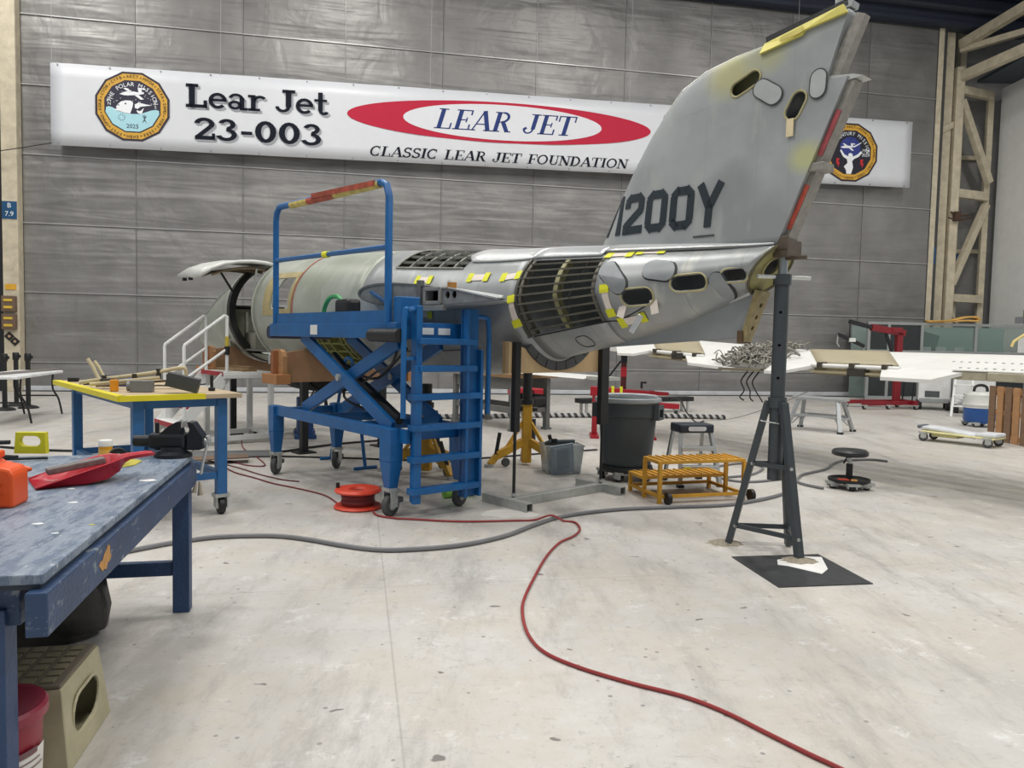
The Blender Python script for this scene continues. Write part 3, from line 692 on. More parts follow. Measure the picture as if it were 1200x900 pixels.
# raised upper door half
arc = [(.45, 2.60), (.62, 2.625), (.8, 2.63), (1.0, 2.61), (1.2, 2.565), (1.38, 2.49), (1.53, 2.38)]
o = obj('entry_door', MB().sheet([[(s, -l, z+(.03 if s < .3 else 0)) for l, z in arc] for s in (-.15, .15, .45, .75)]), M('door_outer', '#c9cbc8', .4, .1, .05), AC, smooth=True, angle=80)
md = o.modifiers.new('solid', 'SOLIDIFY'); md.thickness = .05; md.offset = 1
lin_ = [(l, z-.055) for l, z in arc if l < 1.5]
for s in (-.1, .3, .7): obj('door_rib', MB().sheet([[(s-.02, -l, z), (s+.02, -l, z)] for l, z in lin_]).sheet([[(s, -l, z), (s, -l, z-.03)] for l, z in lin_]), M('door_inner', '#7d705a', .7), o)
obj('door_lining', MB().sheet([[(s, -l, z+.005) for l, z in lin_] for s in (-.13, .3, .73)]), M('door_inner2', '#75695a', .7), o, smooth=True)
obj('door_strut', MB().cyl((-.1, -.72, 2.2), (-.1, -.95, 2.55), .018), M('strut_black', '#222222', .4), AC)
obj('door_strut', MB().cyl((.72, -.78, 2.2), (.7, -.72, 2.56), .015), M('strut_grey', '#8f9390', .4), AC)
for s in (-.05, .2): obj('door_latch', MB().box((s, -1.49, 2.385), (.05, .05, .045)), M('strut_black', '#222222', .4), o)
# cockpit rack behind the door
rk = obj('instrument_rack', MB().box((-.42, -.08, 1.97), (.06, 1.3, .05)).box((-.42, -.08, 1.55), (.06, 1.3, .05)).box((-.47, -.05, 1.66), (.04, 1.2, .7)), M('rack_green', '#a9ab99', .6, 0, .2), AC)
for k in range(6): obj('rack_upright', MB().box((-.41, -.62+.22*k, 1.76), (.05, .04, .38)), M('rack_light', '#d0d1c3', .5), rk)
obj('glare_shield', MB().box((-.42, -.05, 2.03), (.2, 1.25, .05)), M('rack_black', '#1e1f20', .6), rk, bev=.02)
obj('cabin_floor', MB().box((.5, 0, 1.36), (2.2, 1.1, .03)), M('floor_alloy', '#7f837c', .5, .3), AC)
obj('seat_base', MB().box((-.1, -.3, 1.5), (.4, .35, .26)).cyl((-.1, -.35, 1.68), (.2, -.35, 1.7), .09), M('seat_pale', '#b0b0a4', .5), AC)
obj('sill_frame', ring(.74, -.05, .012, .04, -55, 75, 30), M('jamb_green', '#aeb3a8', .5), AC, smooth=True)
for s in (1.0, 1.95, 2.55, 3.15, 3.6): obj('cabin_frame', ring(s, -.07, -.014, .03), PRIM, AC)
# belly bay
for s in (2.45, 2.75, 3.05, 3.35): obj('belly_frame', ring(s, -.1, -.015, .03, -75, -25, 14), M('belly_green', '#83854a', .6, 0, .3), AC)
for t in (-66, -56, -46, -36): obj('belly_stringer', MB().tube([fp(s, t, -.03) for s in span(2.2, 3.55, 5)], .014, 5), M('belly_green', '#83854a', .6), AC)
obj('belly_tank', MB().cyl((2.3, -.2, 1.55), (3.5, -.2, 1.55), .26, n=20), PRIM, AC, smooth=True)
# centre section with open crown bay
ss = sorted(set(span(3.7, 6.25, 18)+[4.18, 5.35])); ts = sorted(set(span(-180, 180, 48)+[41, 105]))
shell('centre_skin', skin_mesh(ss, ts, lambda s, t: 4.18 < s < 5.35 and 41 < t < 105), SK_C, .012)
for s in (4.4, 4.66, 4.92, 5.16): obj('crown_frame', ring(s, -.05, -.004, .025, 38, 108, 16), M('frame_alloy', '#8b8d86', .45, .4), AC)
for t in (50, 60, 70, 80, 90, 100): obj('crown_stringer', MB().bar(fp(4.18, t, -.012), fp(5.35, t, -.012), .018, .03), M('frame_alloy', '#8b8d86', .45, .4), AC)
obj('crown_edge', MB().tube([fp(s, 41, .004) for s in span(4.18, 5.35, 8)], .012, 6), M('frame_alloy', '#8b8d86'), AC)
obj('crown_edge', MB().tube([fp(4.18, t, .004) for t in span(41, 105, 10)], .012, 6), M('frame_alloy', '#8b8d86'), AC)
mb = MB().sheet([[fp(s, t, .02) for t in span(58 if s < 5.4 else 49, 125, 14)] for s in span(5.28, 6.25, 8)])
obj('spine_cover', mb, SK_B, AC, smooth=True, solid=.015, angle=80)
mb = MB().sheet([[fp(s, t, .024) for t in span(49, 125, 14)] for s in span(6.27, 7.04, 8)])
obj('spine_cover', mb, M('skin_bright2', '#c4c8cb', .32, .4, .06, 3), AC, smooth=True, solid=.015, angle=80)
obj('belly_seam', MB().tube([fp(s, t, .004) for s, t in ((4.3, -40), (5.0, -38), (5.6, -37), (6.25, -36))], .004, 5, smooth=4), M('seam_black', '#23221f', .6), AC)
# ribbed tail bay
ss = sorted(set(span(6.25, 7.1, 8))); ts = sorted(set(span(-180, 180, 48)+[-36, 47]))
shell('tail_bay_skin', skin_mesh(ss, ts, lambda s, t: -36 < t < 47), SK_T, .012)
strg = M('stringer_alloy', '#66645a', .5, .3, .25, 12)
for t in span(-30, 42, 8): obj('stringer', MB().bar(fp(6.25, t, -.01), fp(7.1, t, -.01), .016, .03, up=(0, -1, 0)), strg, AC)
obj('bay_frame', ring(6.66, -.07, -.004, .045, -38, 48, 22), M('frame_green', '#8a8763', .5, .2), AC)
obj('bay_frame', ring(6.27, -.06, -.004, .03, -38, 48, 22), strg, AC)
obj('bay_frame', ring(7.06, -.06, -.004, .03, -38, 48, 22), strg, AC)
obj('bay_edge', ring(6.225, -.01, .01, .03, -37, 48, 22), M('edge_dark', '#4a4a44', .5), AC)
obj('bay_cable', MB().tube([fp(6.95, 40, .01), fp(6.85, 0, .01), fp(6.72, -33, .01)], .005, 5), M('seam_black', '#23221f'), AC)
# tail cone with three oval access holes
holes = [(7.50, -13, .29, .125, .05), (7.96, -7, .29, .115, .1), (8.33, -11, .19, .085, .08)]
def at_th(s, t): return fp(s, t).z
def tail_end(t, e=0):
    z = fp(8.45, t).z; s = 8.36+.26*(z-2.0)/.37; q = fp(8.4, t, e); return Vector((s, q.y, fp(8.45, t, e).z))
ts = span(-180, 180, 72)
rows = [[fp(s, t) for t in ts] for s in span(7.1, 8.1, 18)]+[[fp(8.1, t).lerp(tail_end(t), k/6) for t in ts] for k in range(1, 7)]
shell('tail_cone_skin', MB().sheet(rows), SK_T, .01, [MB().prism(stadium(s, at_th(s, t), L_, w_, .06), -1, -.02, fy) for s, t, L_, w_, _ in holes])
# slanted tail end: last skin frame to bulkhead
mb = MB(); n = 36
outer = [tail_end(360*i/n, -.006) for i in range(n)]; cen = sum(outer, Vector())/n
inner = [cen+(p-cen)*.36+Vector((0,0,.015)) for p in outer]
mb.add(outer+inner, [(i, (i+1) % n, n+(i+1) % n, n+i) for i in range(n)])
obj('tail_bulkhead', mb, M('bulkhead_primer', '#9a9560', .55, .05, .25, 10), AC, solid=.012)
obj('bulkhead_rim', MB().tube([cen+(p-cen)*.99 for p in outer], .014, 6, closed=True), M('rim_dark', '#57523a', .5), AC)
obj('hole_rim', MB().tube([cen+(p-cen)*.38+Vector((.006,0,.015)) for p in outer], .009, 6, closed=True), M('rim_light', '#b0a97a', .5), AC)
obj('tail_fitting', MB().box((8.62, 0, 2.33), (.12, .22, .13)).box((8.68, -.02, 2.26), (.22, .03, .03)).box((8.6, -.1, 2.37), (.16, .04, .1)), M('fitting_brown', '#5d5348', .5, .3, .3, 14), AC, bev=.008)
for t, s in ((32, 8.5), (22, 8.47)): obj('red_mark', MB().cyl(fp(s-.08, t, .004), fp(s-.08, t, .01), .014, n=8), M('red_paint', '#c23a44', .5), AC)
# hole rims, swung covers
def on_skin(poly, e0, e1):
    """flat shape in (s, z) wrapped on the near side of the skin"""
    m = MB(); n_ = len(poly); vs = []
    for e in (e0, e1):
        for s, z in poly:
            zt, zb, hw = prof(s); zc, hz = (zt+zb)/2, (zt-zb)/2; t = math.degrees(math.asin(max(-1, min(1, (z-zc)/hz)))); vs.append(fp(s, t, e))
    m.add(vs, [(i,(i+1)%n_,(i+1)%n_+n_,i+n_) for i in range(n_)])
    cs_, cz_ = sum(p[0] for p in poly)/n_, sum(p[1] for p in poly)/n_; rows_ = []
    for f_ in (1, .75, .5, .25, .02):
        row = []
        for s, z in poly+poly[:1]:
            s, z = cs_+(s-cs_)*f_, cz_+(z-cz_)*f_; zt, zb, hw = prof(s); zc, hz = (zt+zb)/2, (zt-zb)/2
            row.append(fp(s, math.degrees(math.asin(max(-1, min(1, (z-zc)/hz)))), e1))
        rows_.append(row)
    m.sheet(rows_); return m
def skin_ring(poly, r_):
    out = []
    for s, z in poly:
        zt, zb, hw = prof(s); zc, hz = (zt+zb)/2, (zt-zb)/2; out.append(fp(s, math.degrees(math.asin(max(-1, min(1, (z-zc)/hz)))), .003))
    return MB().tube(out, r_, 6, closed=True)
for s, t, L_, w_, rot in holes:
    obj('hole_rim', skin_ring(stadium(s, at_th(s, t), L_+.02, w_+.02, .06), .009), M('rim_cream', '#a9a37c', .5, .1, .2), AC, smooth=True)
cov_m = M('cover_alloy', '#8e9396', .4, .35, .08, 6); gask = M('gasket_dark', '#3a3d3f', .6)
for s, t, L_, w_, rot in ((7.27, 15, .34, .15, R(-42)), (7.70, 18, .3, .15, R(-8)), (8.22, -25, .2, .11, R(-62))):
    z = at_th(s, t); c_ = obj('access_cover', on_skin(stadium(s, z, L_, w_, rot), .012, .022), cov_m, AC, smooth=True)
    obj('gasket', skin_ring(stadium(s, z, L_+.01, w_+.01, rot), .008), gask, c_)
# tail spine fairing strip under the fin, ventral strake
obj('fin_root_fairing', MB().sheet([[fp(s, t, .03) for t in span(56, 92, 8)] for s in span(7.04, 8.58, 14)]), SK_B, AC, smooth=True, solid=.012)
obj('root_seam', MB().tube([fp(s, 55, .012) for s in span(7.04, 8.5, 12)], .006, 5), M('seam_grey', '#5d6062', .5), AC)
kb = lambda s: prof(s)[1]
def strake_y(s, z): return .07*max(.15, min(1, (z-1.5)/.45))*(1 if s < 8 else 1-.4*(s-8)/.4)
rows1 = []; rows2 = []
for s in span(6.62, 8.40, 20):
    zlo = 1.53+(s-6.62)*(1.655-1.53)/1.66; zhi = kb(s)+.05
    if zlo > zhi-.01: zlo = zhi-.01
    if s > 8.28: zlo = 1.655+(s-8.28)*(2.0-1.655)/.13
    zlo = min(zlo, zhi-.01)
    rows1.append([(s, -strake_y(s, z), z) for z in span(zlo, zhi, 5)]); rows2.append([(s, strake_y(s, z), z) for z in span(zlo, zhi, 5)][::-1])
obj('ventral_strake', MB().sheet([a+b for a, b in zip(rows1, rows2)]), M('strake_grey', '#969b9e', .4, .3, .08, 3), AC, smooth=True, angle=60)
obj('strake_flange', MB().tube([(s, -strake_y(s, kb(s))-.02, kb(s)+.03) for s in span(6.7, 8.36, 16)], .016, 6), SK_B, AC, smooth=True)
sp0, sp1 = Vector((8.29, 0, 1.63)), Vector((8.43, 0, 2.02))
d = (sp1-sp0); mb = MB().bar(sp0, sp1, .1, .05, up=(1,0,0), w2=.16)
cuts = [MB().cyl(sp0+d*k+Vector((-.2,0,.08)), sp0+d*k+Vector((.2,0,-.08)), .02, n=12) for k in (.28, .5, .74)]
shell('strake_spar', mb, M('spar_brown', '#9a8d66', .55, .1, .3, 14), 0, cuts, smooth=False)
obj('strake_foot', MB().box((8.28, 0, 1.66), (.05, .14, .1)), M('spar_dark', '#5f4a35', .6), AC, bev=.006)
obj('drain_mast', MB().bar((7.52, -.36, 1.83), (7.45, -.4, 1.68), .05, .02, up=(0, -1, 0)), M('mast_alloy', '#c9ccce', .3, .6), AC, bev=.006)
obj('panel_outline', skin_ring(stadium(6.75, 1.6, .16, .09, .2), .004), gask, AC)
# dark gap line along the tail bay floor
obj('tail_seam', MB().tube([fp(s, t, .006) for s, t in ((6.28, -37), (7.1, -36), (7.25, -38), (7.6, -26))], .006, 5, smooth=4), M('seam_black', '#23221f'), AC)

# ---- fin
LE = [(2.36,6.70),(2.5,6.77),(2.8,6.93),(3.14,7.12),(3.4,7.30),(3.54,7.42),(3.73,7.61),(3.83,7.84),(3.88,8.12),(3.905,8.42),(3.97,8.90)]
TE = [(2.36,8.60),(2.5,8.66),(2.8,8.78),(3.5,9.07),(3.505,8.91),(3.97,9.05)]
def itp(tab, z):
    if z <= tab[0][0]: return tab[0][1]
    for (z0, a), (z1, b) in zip(tab, tab[1:]):
        if z <= z1: return a+(b-a)*(z-z0)/(z1-z0)
    return tab[-1][1]
def fin_t(s, z):
    a, b = itp(LE, z), itp(TE, z); c = max(.001, min(1, (s-a)/max(.05, 9.05-a)))
    return (.125-.05*(z-2.36)/1.6)*min(1, math.sqrt(c)*2.0*(1-.35*c)+.03)
zs = [2.36,2.42,2.5,2.6,2.7,2.8,2.95,3.14,3.27,3.4,3.48,3.5,3.505,3.54,3.6,3.66,3.73,3.78,3.83,3.88,3.905,3.94,3.97]
cs = [0,.01,.03,.06,.1,.16,.24,.34,.45,.56,.67,.78,.89,1]
rows = []
for z in zs:
    a, b = itp(LE, z), itp(TE, z); pts = [a+(b-a)*c for c in cs]
    rows.append([Vector((s, -fin_t(s, z), z)) for s in pts]+[Vector((s, fin_t(s, z), z)) for s in pts[::-1]]+[Vector((pts[0], -fin_t(pts[0], z), z))])
mb = MB().sheet(rows)
fholes = [(8.26, 3.63, .25, .1, R(22)), (8.69, 3.37, .2, .105, R(62))]
FIN = shell('tail_fin', mb, SK_F, .006, [MB().prism(stadium(*h_), -.5, 0, fy) for h_ in fholes])
ff = lambda s, z, h: (max(s, itp(LE, z)+.012), -(fin_t(max(s, itp(LE, z)+.012), z)+h), z)
for h_ in fholes: obj('hole_rim', MB().tube([ff(s, z, .003) for s, z in stadium(h_[0], h_[1], h_[2]+.02, h_[3]+.02, h_[4])], .009, 6, closed=True), M('rim_cream', '#a9a37c'), FIN, smooth=True)
for s, z, L_, w_, rot in ((8.46, 3.52, .26, .135, R(-35)), (8.86, 3.49, .2, .115, R(88))):
    c_ = obj('access_cover', MB().prism(stadium(s, z, L_, w_, rot), .006, .016, ff), M('cover_fin', '#a6abac', .45, .15), FIN)
    obj('gasket', MB().tube([ff(a, b, .012) for a, b in stadium(s, z, L_+.008, w_+.008, rot)], .006, 5, closed=True), gask, c_)
obj('tag', MB().box((8.665, -.12, 3.21), (.055, .008, .13)), M('tag_manila', '#d8c9a4', .7), FIN)
regl = M('registration_dark', '#1e2a33', .5, var=.1); x = 6.79
for ch in 'N200Y':
    m_ = MB(); x2 = strokes_to(m_, ch, x, 2.565-.02*(x-6.8), .355, ff, BLOCK, .05, .92, .004, .008); obj('registration_letter', m_, regl, FIN); x = x2
    # letters follow the fin skin
obj('top_strip', MB().prism([(8.38, 3.82), (8.4, 3.90), (8.72, 3.955), (9.02, 4.0), (9.05, 3.94), (8.74, 3.90), (8.72, 3.87)], .004, .03, ff), M('strip_yellow', '#d9cf6b', .5, 0, .12, 10), FIN, label='yellow primed strip')
obj('strip_bracket', MB().prism([(8.55, 3.865), (8.56, 3.895), (8.73, 3.93), (8.74, 3.895), (8.7, 3.88)], .03, .04, ff), M('strip_yellow2', '#cfc46a', .5), FIN)
obj('top_fairing_edge', MB().bar((8.4, 0, 3.93), (9.03, 0, 4.03), .1, .05), M('edge_black', '#26282a', .5), FIN)
obj('tip_fitting', MB().prism([(8.93, 3.98), (9.06, 3.99), (9.07, 4.03), (9.0, 4.07), (8.99, 4.2), (8.94, 4.2)], -.05, .05, fy).cyl((8.98, -.07, 4.1), (8.98, .07, 4.1), .035), M('fitting_alloy', '#aab0b3', .35, .6), FIN, bev=.006)
sp_m = M('spar_grey', '#8d8a84', .5, .2, .2, 20)
obj('rear_spar', MB().bar((8.63, 0, 2.40), (9.09, 0, 3.48), .14, .05, up=(1,0,0), w2=.12), sp_m, FIN)
obj('rear_spar', MB().bar((8.93, 0, 3.51), (9.12, 0, 3.93), .1, .09, up=(1,0,0), w2=.08, h2=.07), sp_m, FIN)
obj('rib_step', MB().prism([(8.85, 3.5), (8.9, 3.54), (9.1, 3.51), (9.17, 3.485), (9.05, 3.475)], -.07, .07, fy), M('spar_light', '#b9bcba', .4, .3), FIN)
red_ = M('red_paint', '#c23a44', .5)
obj('red_stripe', MB().bar((8.665, -.075, 2.47), (8.80, -.075, 2.78), .012, .03, up=(1,0,0)), M('red_paint2', '#b8503f', .6, 0, .3, 20), FIN)
obj('red_stripe', MB().bar((8.88, -.07, 2.98), (9.01, -.07, 3.28), .012, .035, up=(1,0,0)), M('red_paint3', '#a04a50', .6, 0, .2, 20), FIN)
obj('hinge_bracket', MB().box((8.86, -.02, 2.9), (.14, .16, .06)), sp_m, FIN, bev=.006)
tw = M('tape_yellow', '#dfe02e', .6, 0, .05); tg = M('tag_paper', '#e9dfd6', .7, 0, .04)
tint = M('primer_patch', '#b9b884', .5, .05, .12, 8)
obj('leading_edge_strip', MB().tube([(itp(LE, z)+.004, 0, z) for z in (3.54,3.6,3.66,3.73,3.78,3.83,3.88,3.905)], .016, 6), M('edge_alloy', '#c3c4bf', .4, .3), FIN)
obj('skin_slot', MB().box((7.95, -fin_t(7.95, 2.47)-.006, 2.475), (.2, .006, .012)), gask, FIN)

# ---- engine pylon stub
def foil(s0, s1, z0, z1, th_, n=16):
    up = []; lo = []
    for i in range(n+1):
        c = (1-cos(pi*i/n))/2; yt = th_*(1.4845*math.sqrt(c)-.63*c-1.758*c*c+1.4215*c**3-.5075*c**4)
        s = s0+(s1-s0)*c; z = z0+(z1-z0)*c; up.append((s, z+yt)); lo.append((s, z-yt*.95))
    return up+lo[1:-1][::-1]
mb = MB(); a = foil(3.75, 6.1, 2.06, 1.95, .26); b = foil(4.35, 6.72, 2.06, 1.93, .25); n = len(a)
mb.add([(s, -.6, z) for s, z in a]+[(s, -1.2, z) for s, z in b], [(i,(i+1)%n,(i+1)%n+n,i+n) for i in range(n)])
PY = obj('engine_pylon', mb, M('pylon_alloy', '#b2b6b9', .35, .35, .06), AC, smooth=True, angle=60)
inn = [(5.5+(s-5.5)*.965, 2.03+(z-2.03)*.84) for s, z in b]
mb = MB().add([(s, -1.2, z) for s, z in b]+[(s, -1.2, z) for s, z in inn]+[(s, -1.12, z) for s, z in inn], [(i,(i+1)%n,(i+1)%n+n,i+n) for i in range(2*n) if i % n != n-1 or True and i < 2*n][:0]+[(i,(i+1)%n,(i+1)%n+n,i+n) for i in range(n)]+[(n+i,n+(i+1)%n,2*n+(i+1)%n,2*n+i) for i in range(n)])
obj('rib_flange', mb, M('rib_dark', '#6c6f71', .45, .3, .15, 10), PY)
shell('rib_web', MB().prism(inn, -1.19, -1.175, fy), M('rib_web', '#85888a', .45, .35, .25, 9), 0, [MB().box((5.72, -1.18, 1.995), (.2, .1, .1))]+[MB().cyl((s, -1.25, 2.0), (s, -1.12, 2.0), .035, n=12) for s in (5.93, 6.03)], parent=PY, smooth=False)
obj('rib_post', MB().box((4.98, -1.19, 2.05), (.07, .05, .2)), M('rib_dark', '#6c6f71'), PY)
obj('rib_post', MB().box((5.5, -1.19, 2.03), (.06, .05, .24)), M('rib_dark', '#6c6f71'), PY)
obj('mount_fitting', MB().box((5.72, -1.17, 2.06), (.26, .1, .035)).box((5.72, -1.17, 1.93), (.26, .1, .035)).box((5.6, -1.17, 1.995), (.035, .1, .15)).box((5.84, -1.17, 1.995), (.035, .1, .15)).box((5.75, -1.2, 1.88), (.3, .06, .05)), M('fitting_light', '#9a9a97', .4, .4), PY, bev=.005)
obj('blue_strap', MB().bar((4.62, -1.2, 2.07), (4.98, -1.24, 1.95), .03, .025), M('strap_blue', '#2c5c92', .5), PY)
obj('rear_fairing', MB().sheet([[(s-.3, -.9, 2.10-(s-5.9)*.13), (s, -1.2, 2.08-(s-5.9)*.17)] for s in span(5.95, 6.68, 4)]), M('fairing_pale', '#cbd0d3', .35, .3), PY, solid=.012)
ped = obj('roll_on_pylon', MB().cyl((5.88, -1.1, 2.045), (5.88, -1.1, 2.12), .045, n=14), M('roll_amber', '#a9773a', .4), AC, smooth=True)
obj('roll_lid', MB().cyl((5.88, -1.1, 2.12), (5.88, -1.1, 2.14), .046, n=14), M('roll_white', '#dcd9d2', .5), ped)

# ---- tape notes on the skin
def note(s, t, L_, w_, vertical=False, parent=AC):
    zt, zb, hw = prof(s); hz = (zt-zb)/2; dt = math.degrees(1/hz)
    def patch(u0, u1, v0, v1, e):
        return MB().sheet([[fp(s+(v if vertical else u), t+(u if vertical else v)*dt, e) for u in span(u0, u1, 3)] for v in span(v0, v1, 2)])
    n_ = obj('tape_note', patch(-L_/2, L_/2, -w_/2*.7, w_/2*.7, .008), tg, parent, solid=.003)
    obj('tape', patch(-L_/2-.02, -L_/2+.05, -w_/2, w_/2, .011), tw, n_, solid=.003); obj('tape', patch(L_/2-.05, L_/2+.02, -w_/2, w_/2, .011), tw, n_, solid=.003)
for s, t, L_, w_, v in ((4.83, 28, .24, .1, 0), (5.66, 30, .26, .1, 0), (6.11, 28, .22, .09, 0), (6.19, -8, .26, .09, 1), (6.80, 66, .26, .07, 0), (7.22, 52, .24, .1, 0), (7.52, 55, .24, .08, 0), (7.20, -12, .24, .09, 1), (7.38, -42, .26, .1, 0), (4.92, -3, .3, .1, 0)):
    note(s, t, L_, w_, bool(v))
for s, t, a in ((7.33, -26, .3), (7.65, -30, -.2)):
    p = fp(s, t, .02); obj('hanging_tag', MB().box(p, (.075, .006, .12), M=Matrix.Rotation(a, 3, 'Y')), tg, AC)

# ------------------------------------------------------------ shared bits
BLUE = worn('lift_blue', '#125a96', '#104272', .68, 6, .38, bump=.05)
BLUE2 = worn('table_blue', '#235d92', '#1b446c', .66, 6, .45, bump=.05)
BLK = M('black_plastic', '#1b1c1e', .5); BLKM = M('black_steel', '#26282b', .45, .3); RUB = M('rubber_grey', '#4a4b4c', .7)
STL = M('galvanised', '#b4b7b5', .4, .5, .15, 14); ALU = M('aluminium', '#b9bdbf', .35, .6, .08)
WHT = M('white_paint', '#dfe1e0', .45, 0, .06); REDP = M('crane_red', '#a31d2b', .4, 0, .1)
YEL = worn('jack_yellow', '#c99a2e', '#8f6a20', .64, 9, .5); PLY = M('plywood', '#c9ae85', .6, 0, .1, 6, stretch=(1, 1, .3)); WOOD = M('wood_brown', '#a97f57', .6, 0, .16, 5, stretch=(1, 1, 6))
def caster(name, parent, x, y, r_=.1, ang=0, zt=None, brake=True, mat=RUB):
    zt = zt or 2*r_+.06
    c = obj(name, MB().box((x, y, zt-.015), (.13, .11, .03)).bar((x+.045*cos(ang+1.57), y+.045*sin(ang+1.57), zt-.03), (x+.045*cos(ang+1.57), y+.045*sin(ang+1.57), r_*.8), .09, .012, up=(cos(ang+1.57), sin(ang+1.57), 0)).bar((x-.045*cos(ang+1.57), y-.045*sin(ang+1.57), zt-.03), (x-.045*cos(ang+1.57), y-.045*sin(ang+1.57), r_*.8), .09, .012, up=(cos(ang+1.57), sin(ang+1.57), 0)), STL, parent)
    m3 = Matrix.Rotation(ang, 3, 'Z') @ Matrix.Rotation(pi/2, 3, 'X')
    obj('wheel', MB().lathe([(.02, -.024), (r_*.7, -.028), (r_*.93, -.026), (r_, -.016), (r_, .016), (r_*.93, .026), (r_*.7, .028), (.02, .024)], (x, y, r_), 20, m3, closed=True), mat, c, smooth=True)
    obj('hub', MB().cyl(Vector((x, y, r_))+m3 @ Vector((0,0,-.032)), Vector((x, y, r_))+m3 @ Vector((0,0,.032)), r_*.45, n=14), STL, c)
    if brake: obj('brake_pedal', MB().box((x+.09*cos(ang), y+.09*sin(ang), r_*1.35), (.1, .08, .05), ang), M('pedal_grey', '#54575a', .5), c, bev=.01)
    return c

# ------------------------------------------------------------ blue scissor lift with ladder
LT = thing('scissor_lift', 'blue scissor lift work platform with guard rail and ladder beside fuselage', 'lift', (-2.71, 8.79, 0), math.atan2(-.771, .637))
LW = .76
for y in (0, LW): obj('base_rail', MB().bar((-.06, y, .74), (2.66, y, .74), .07, .11), BLUE, LT, bev=.006)
for x in (0, .9, 1.75, 2.6): obj('base_crossbar', MB().bar((x, 0, .72), (x, LW, .72), .08, .09), BLUE, LT, bev=.006)
for x, y in ((.02, 0), (2.58, 0), (.02, LW), (2.58, LW)):
    w_ = .2 if x > 1 else .15
    obj('leg', MB().bar((x, y, .79), (x, y, .5), w_, .13, up=(0,1,0), w2=w_*.95).bar((x, y, .5), (x, y, .25), w_*.95, .13, up=(0,1,0), w2=.09, h2=.09), BLUE, LT, bev=.006)
    caster('caster', LT, x, y, .1, 1.9 if x > 1 else 2.3, .26)
for y, (p, q) in ((.05, ((.62, 1.6), (2.52, .78))), (.12, ((2.5, 1.56), (.5, .79))), (LW-.05, ((.4, 1.6), (2.3, .77))), (LW-.12, ((2.4, 1.55), (.42, .77)))):
    obj('scissor_arm', MB().bar((p[0], y, p[1]), (q[0], y, q[1]), .045, .13, up=(0,0,1)), BLUE, LT, bev=.006)
for y in (.08, LW-.08): obj('pivot_pin', MB().cyl((1.52, y-.08, 1.19), (1.52, y+.08, 1.19), .035), STL, LT)
obj('lift_cylinder', MB().cyl((2.1, .38, .8), (1.0, .38, 1.25), .05).cyl((1.0, .38, 1.25), (.7, .38, 1.4), .03), BLKM, LT)
for y in (0, LW): obj('deck_beam', MB().bar((-.12, y, 1.655), (2.68, y, 1.655), .05, .14), BLUE, LT, bev=.006)
for x in (-.1, 2.66): obj('deck_end', MB().bar((x, 0, 1.66), (x, LW, 1.66), .05, .15), BLUE, LT, bev=.006)
obj('deck_plate', MB().box((1.28, LW/2, 1.725), (2.76, LW, .02)), M('deck_steel', '#5e87ab', .4, .3), LT)
obj('toe_board', MB().bar((-.02, .0, 1.78), (2.5, 0, 1.78), .02, .12), BLUE, LT)
obj('bumper', MB().cyl((-.2, 0, 1.63), (-.2, LW, 1.63), .075, n=16), M('bumper_navy', '#1b2440', .5), LT, smooth=True)
obj('bumper', MB().cyl((2.3, -.05, 1.615), (2.8, -.05, 1.615), .06, n=16), BLK, LT, smooth=True)
pts = [(0, 0, 1.72), (0, 0, 2.88), (.02, 0, 2.97), (.1, 0, 3.03), (2.38, 0, 2.98), (2.46, 0, 2.94), (2.5, 0, 2.84), (2.5, 0, 1.7)]
obj('guard_rail', MB().tube(pts, .034, 10), BLUE, LT, smooth=True)
obj('mid_rail', MB().tube([(0, 0, 2.44), (2.5, 0, 2.40)], .026, 10), BLUE, LT, smooth=True)
tpy = M('tape_faded_yellow', '#bfae62', .6, 0, .3, 14); tpr = M('tape_red', '#a04a36', .6, 0, .4, 14)
for x0, x1, m_ in ((.42, .85, tpy), (.85, 1.45, tpr), (1.45, 2.34, tpy)): obj('rail_wrap', MB().cyl((x0, 0, 3.023-.0216*x0), (x1, 0, 3.023-.0216*x1), .039, n=10), m_, LT)
obj('rail_ribbon', MB().bar((1.0, -.04, 3.03), (2.3, -.04, 2.98), .008, .05), tpr, LT)
obj('rail_tape', MB().cyl((1.22, 0, 2.42), (1.32, 0, 2.418), .034), tw, LT)
obj('control_box', MB().box((2.62, .12, 1.83), (.13, .2, .26)), BLUE, LT, bev=.01)
obj('lever', MB().cyl((2.25, .3, 1.73), (2.25, .3, 1.9), .02).box((2.23, .3, 1.9), (.12, .05, .05)), M('lever_blue', '#27406b', .5), LT)
for x in (1.05,): obj('maker_plate', MB().box((x, -.028, 1.66), (.16, .004, .1)), WHT, LT)
for y in (.3, .48): obj('warning_label', MB().box((2.688, y, 1.66), (.004, .13, .06)), WHT, LT)
obj('hydraulic_hose', MB().tube([(2.5, .2, 1.5), (1.9, .25, 1.2), (1.3, .3, 1.2), (1.0, .35, .95), (1.4, .38, .85)], .014, 6, smooth=5), BLK, LT, smooth=True)
obj('hydraulic_hose', MB().tube([(2.45, .15, 1.55), (2.4, .1, 1.35), (2.0, .15, 1.25), (1.6, .2, 1.05), (1.7, .3, .82)], .012, 6, smooth=5), BLK, LT, smooth=True)
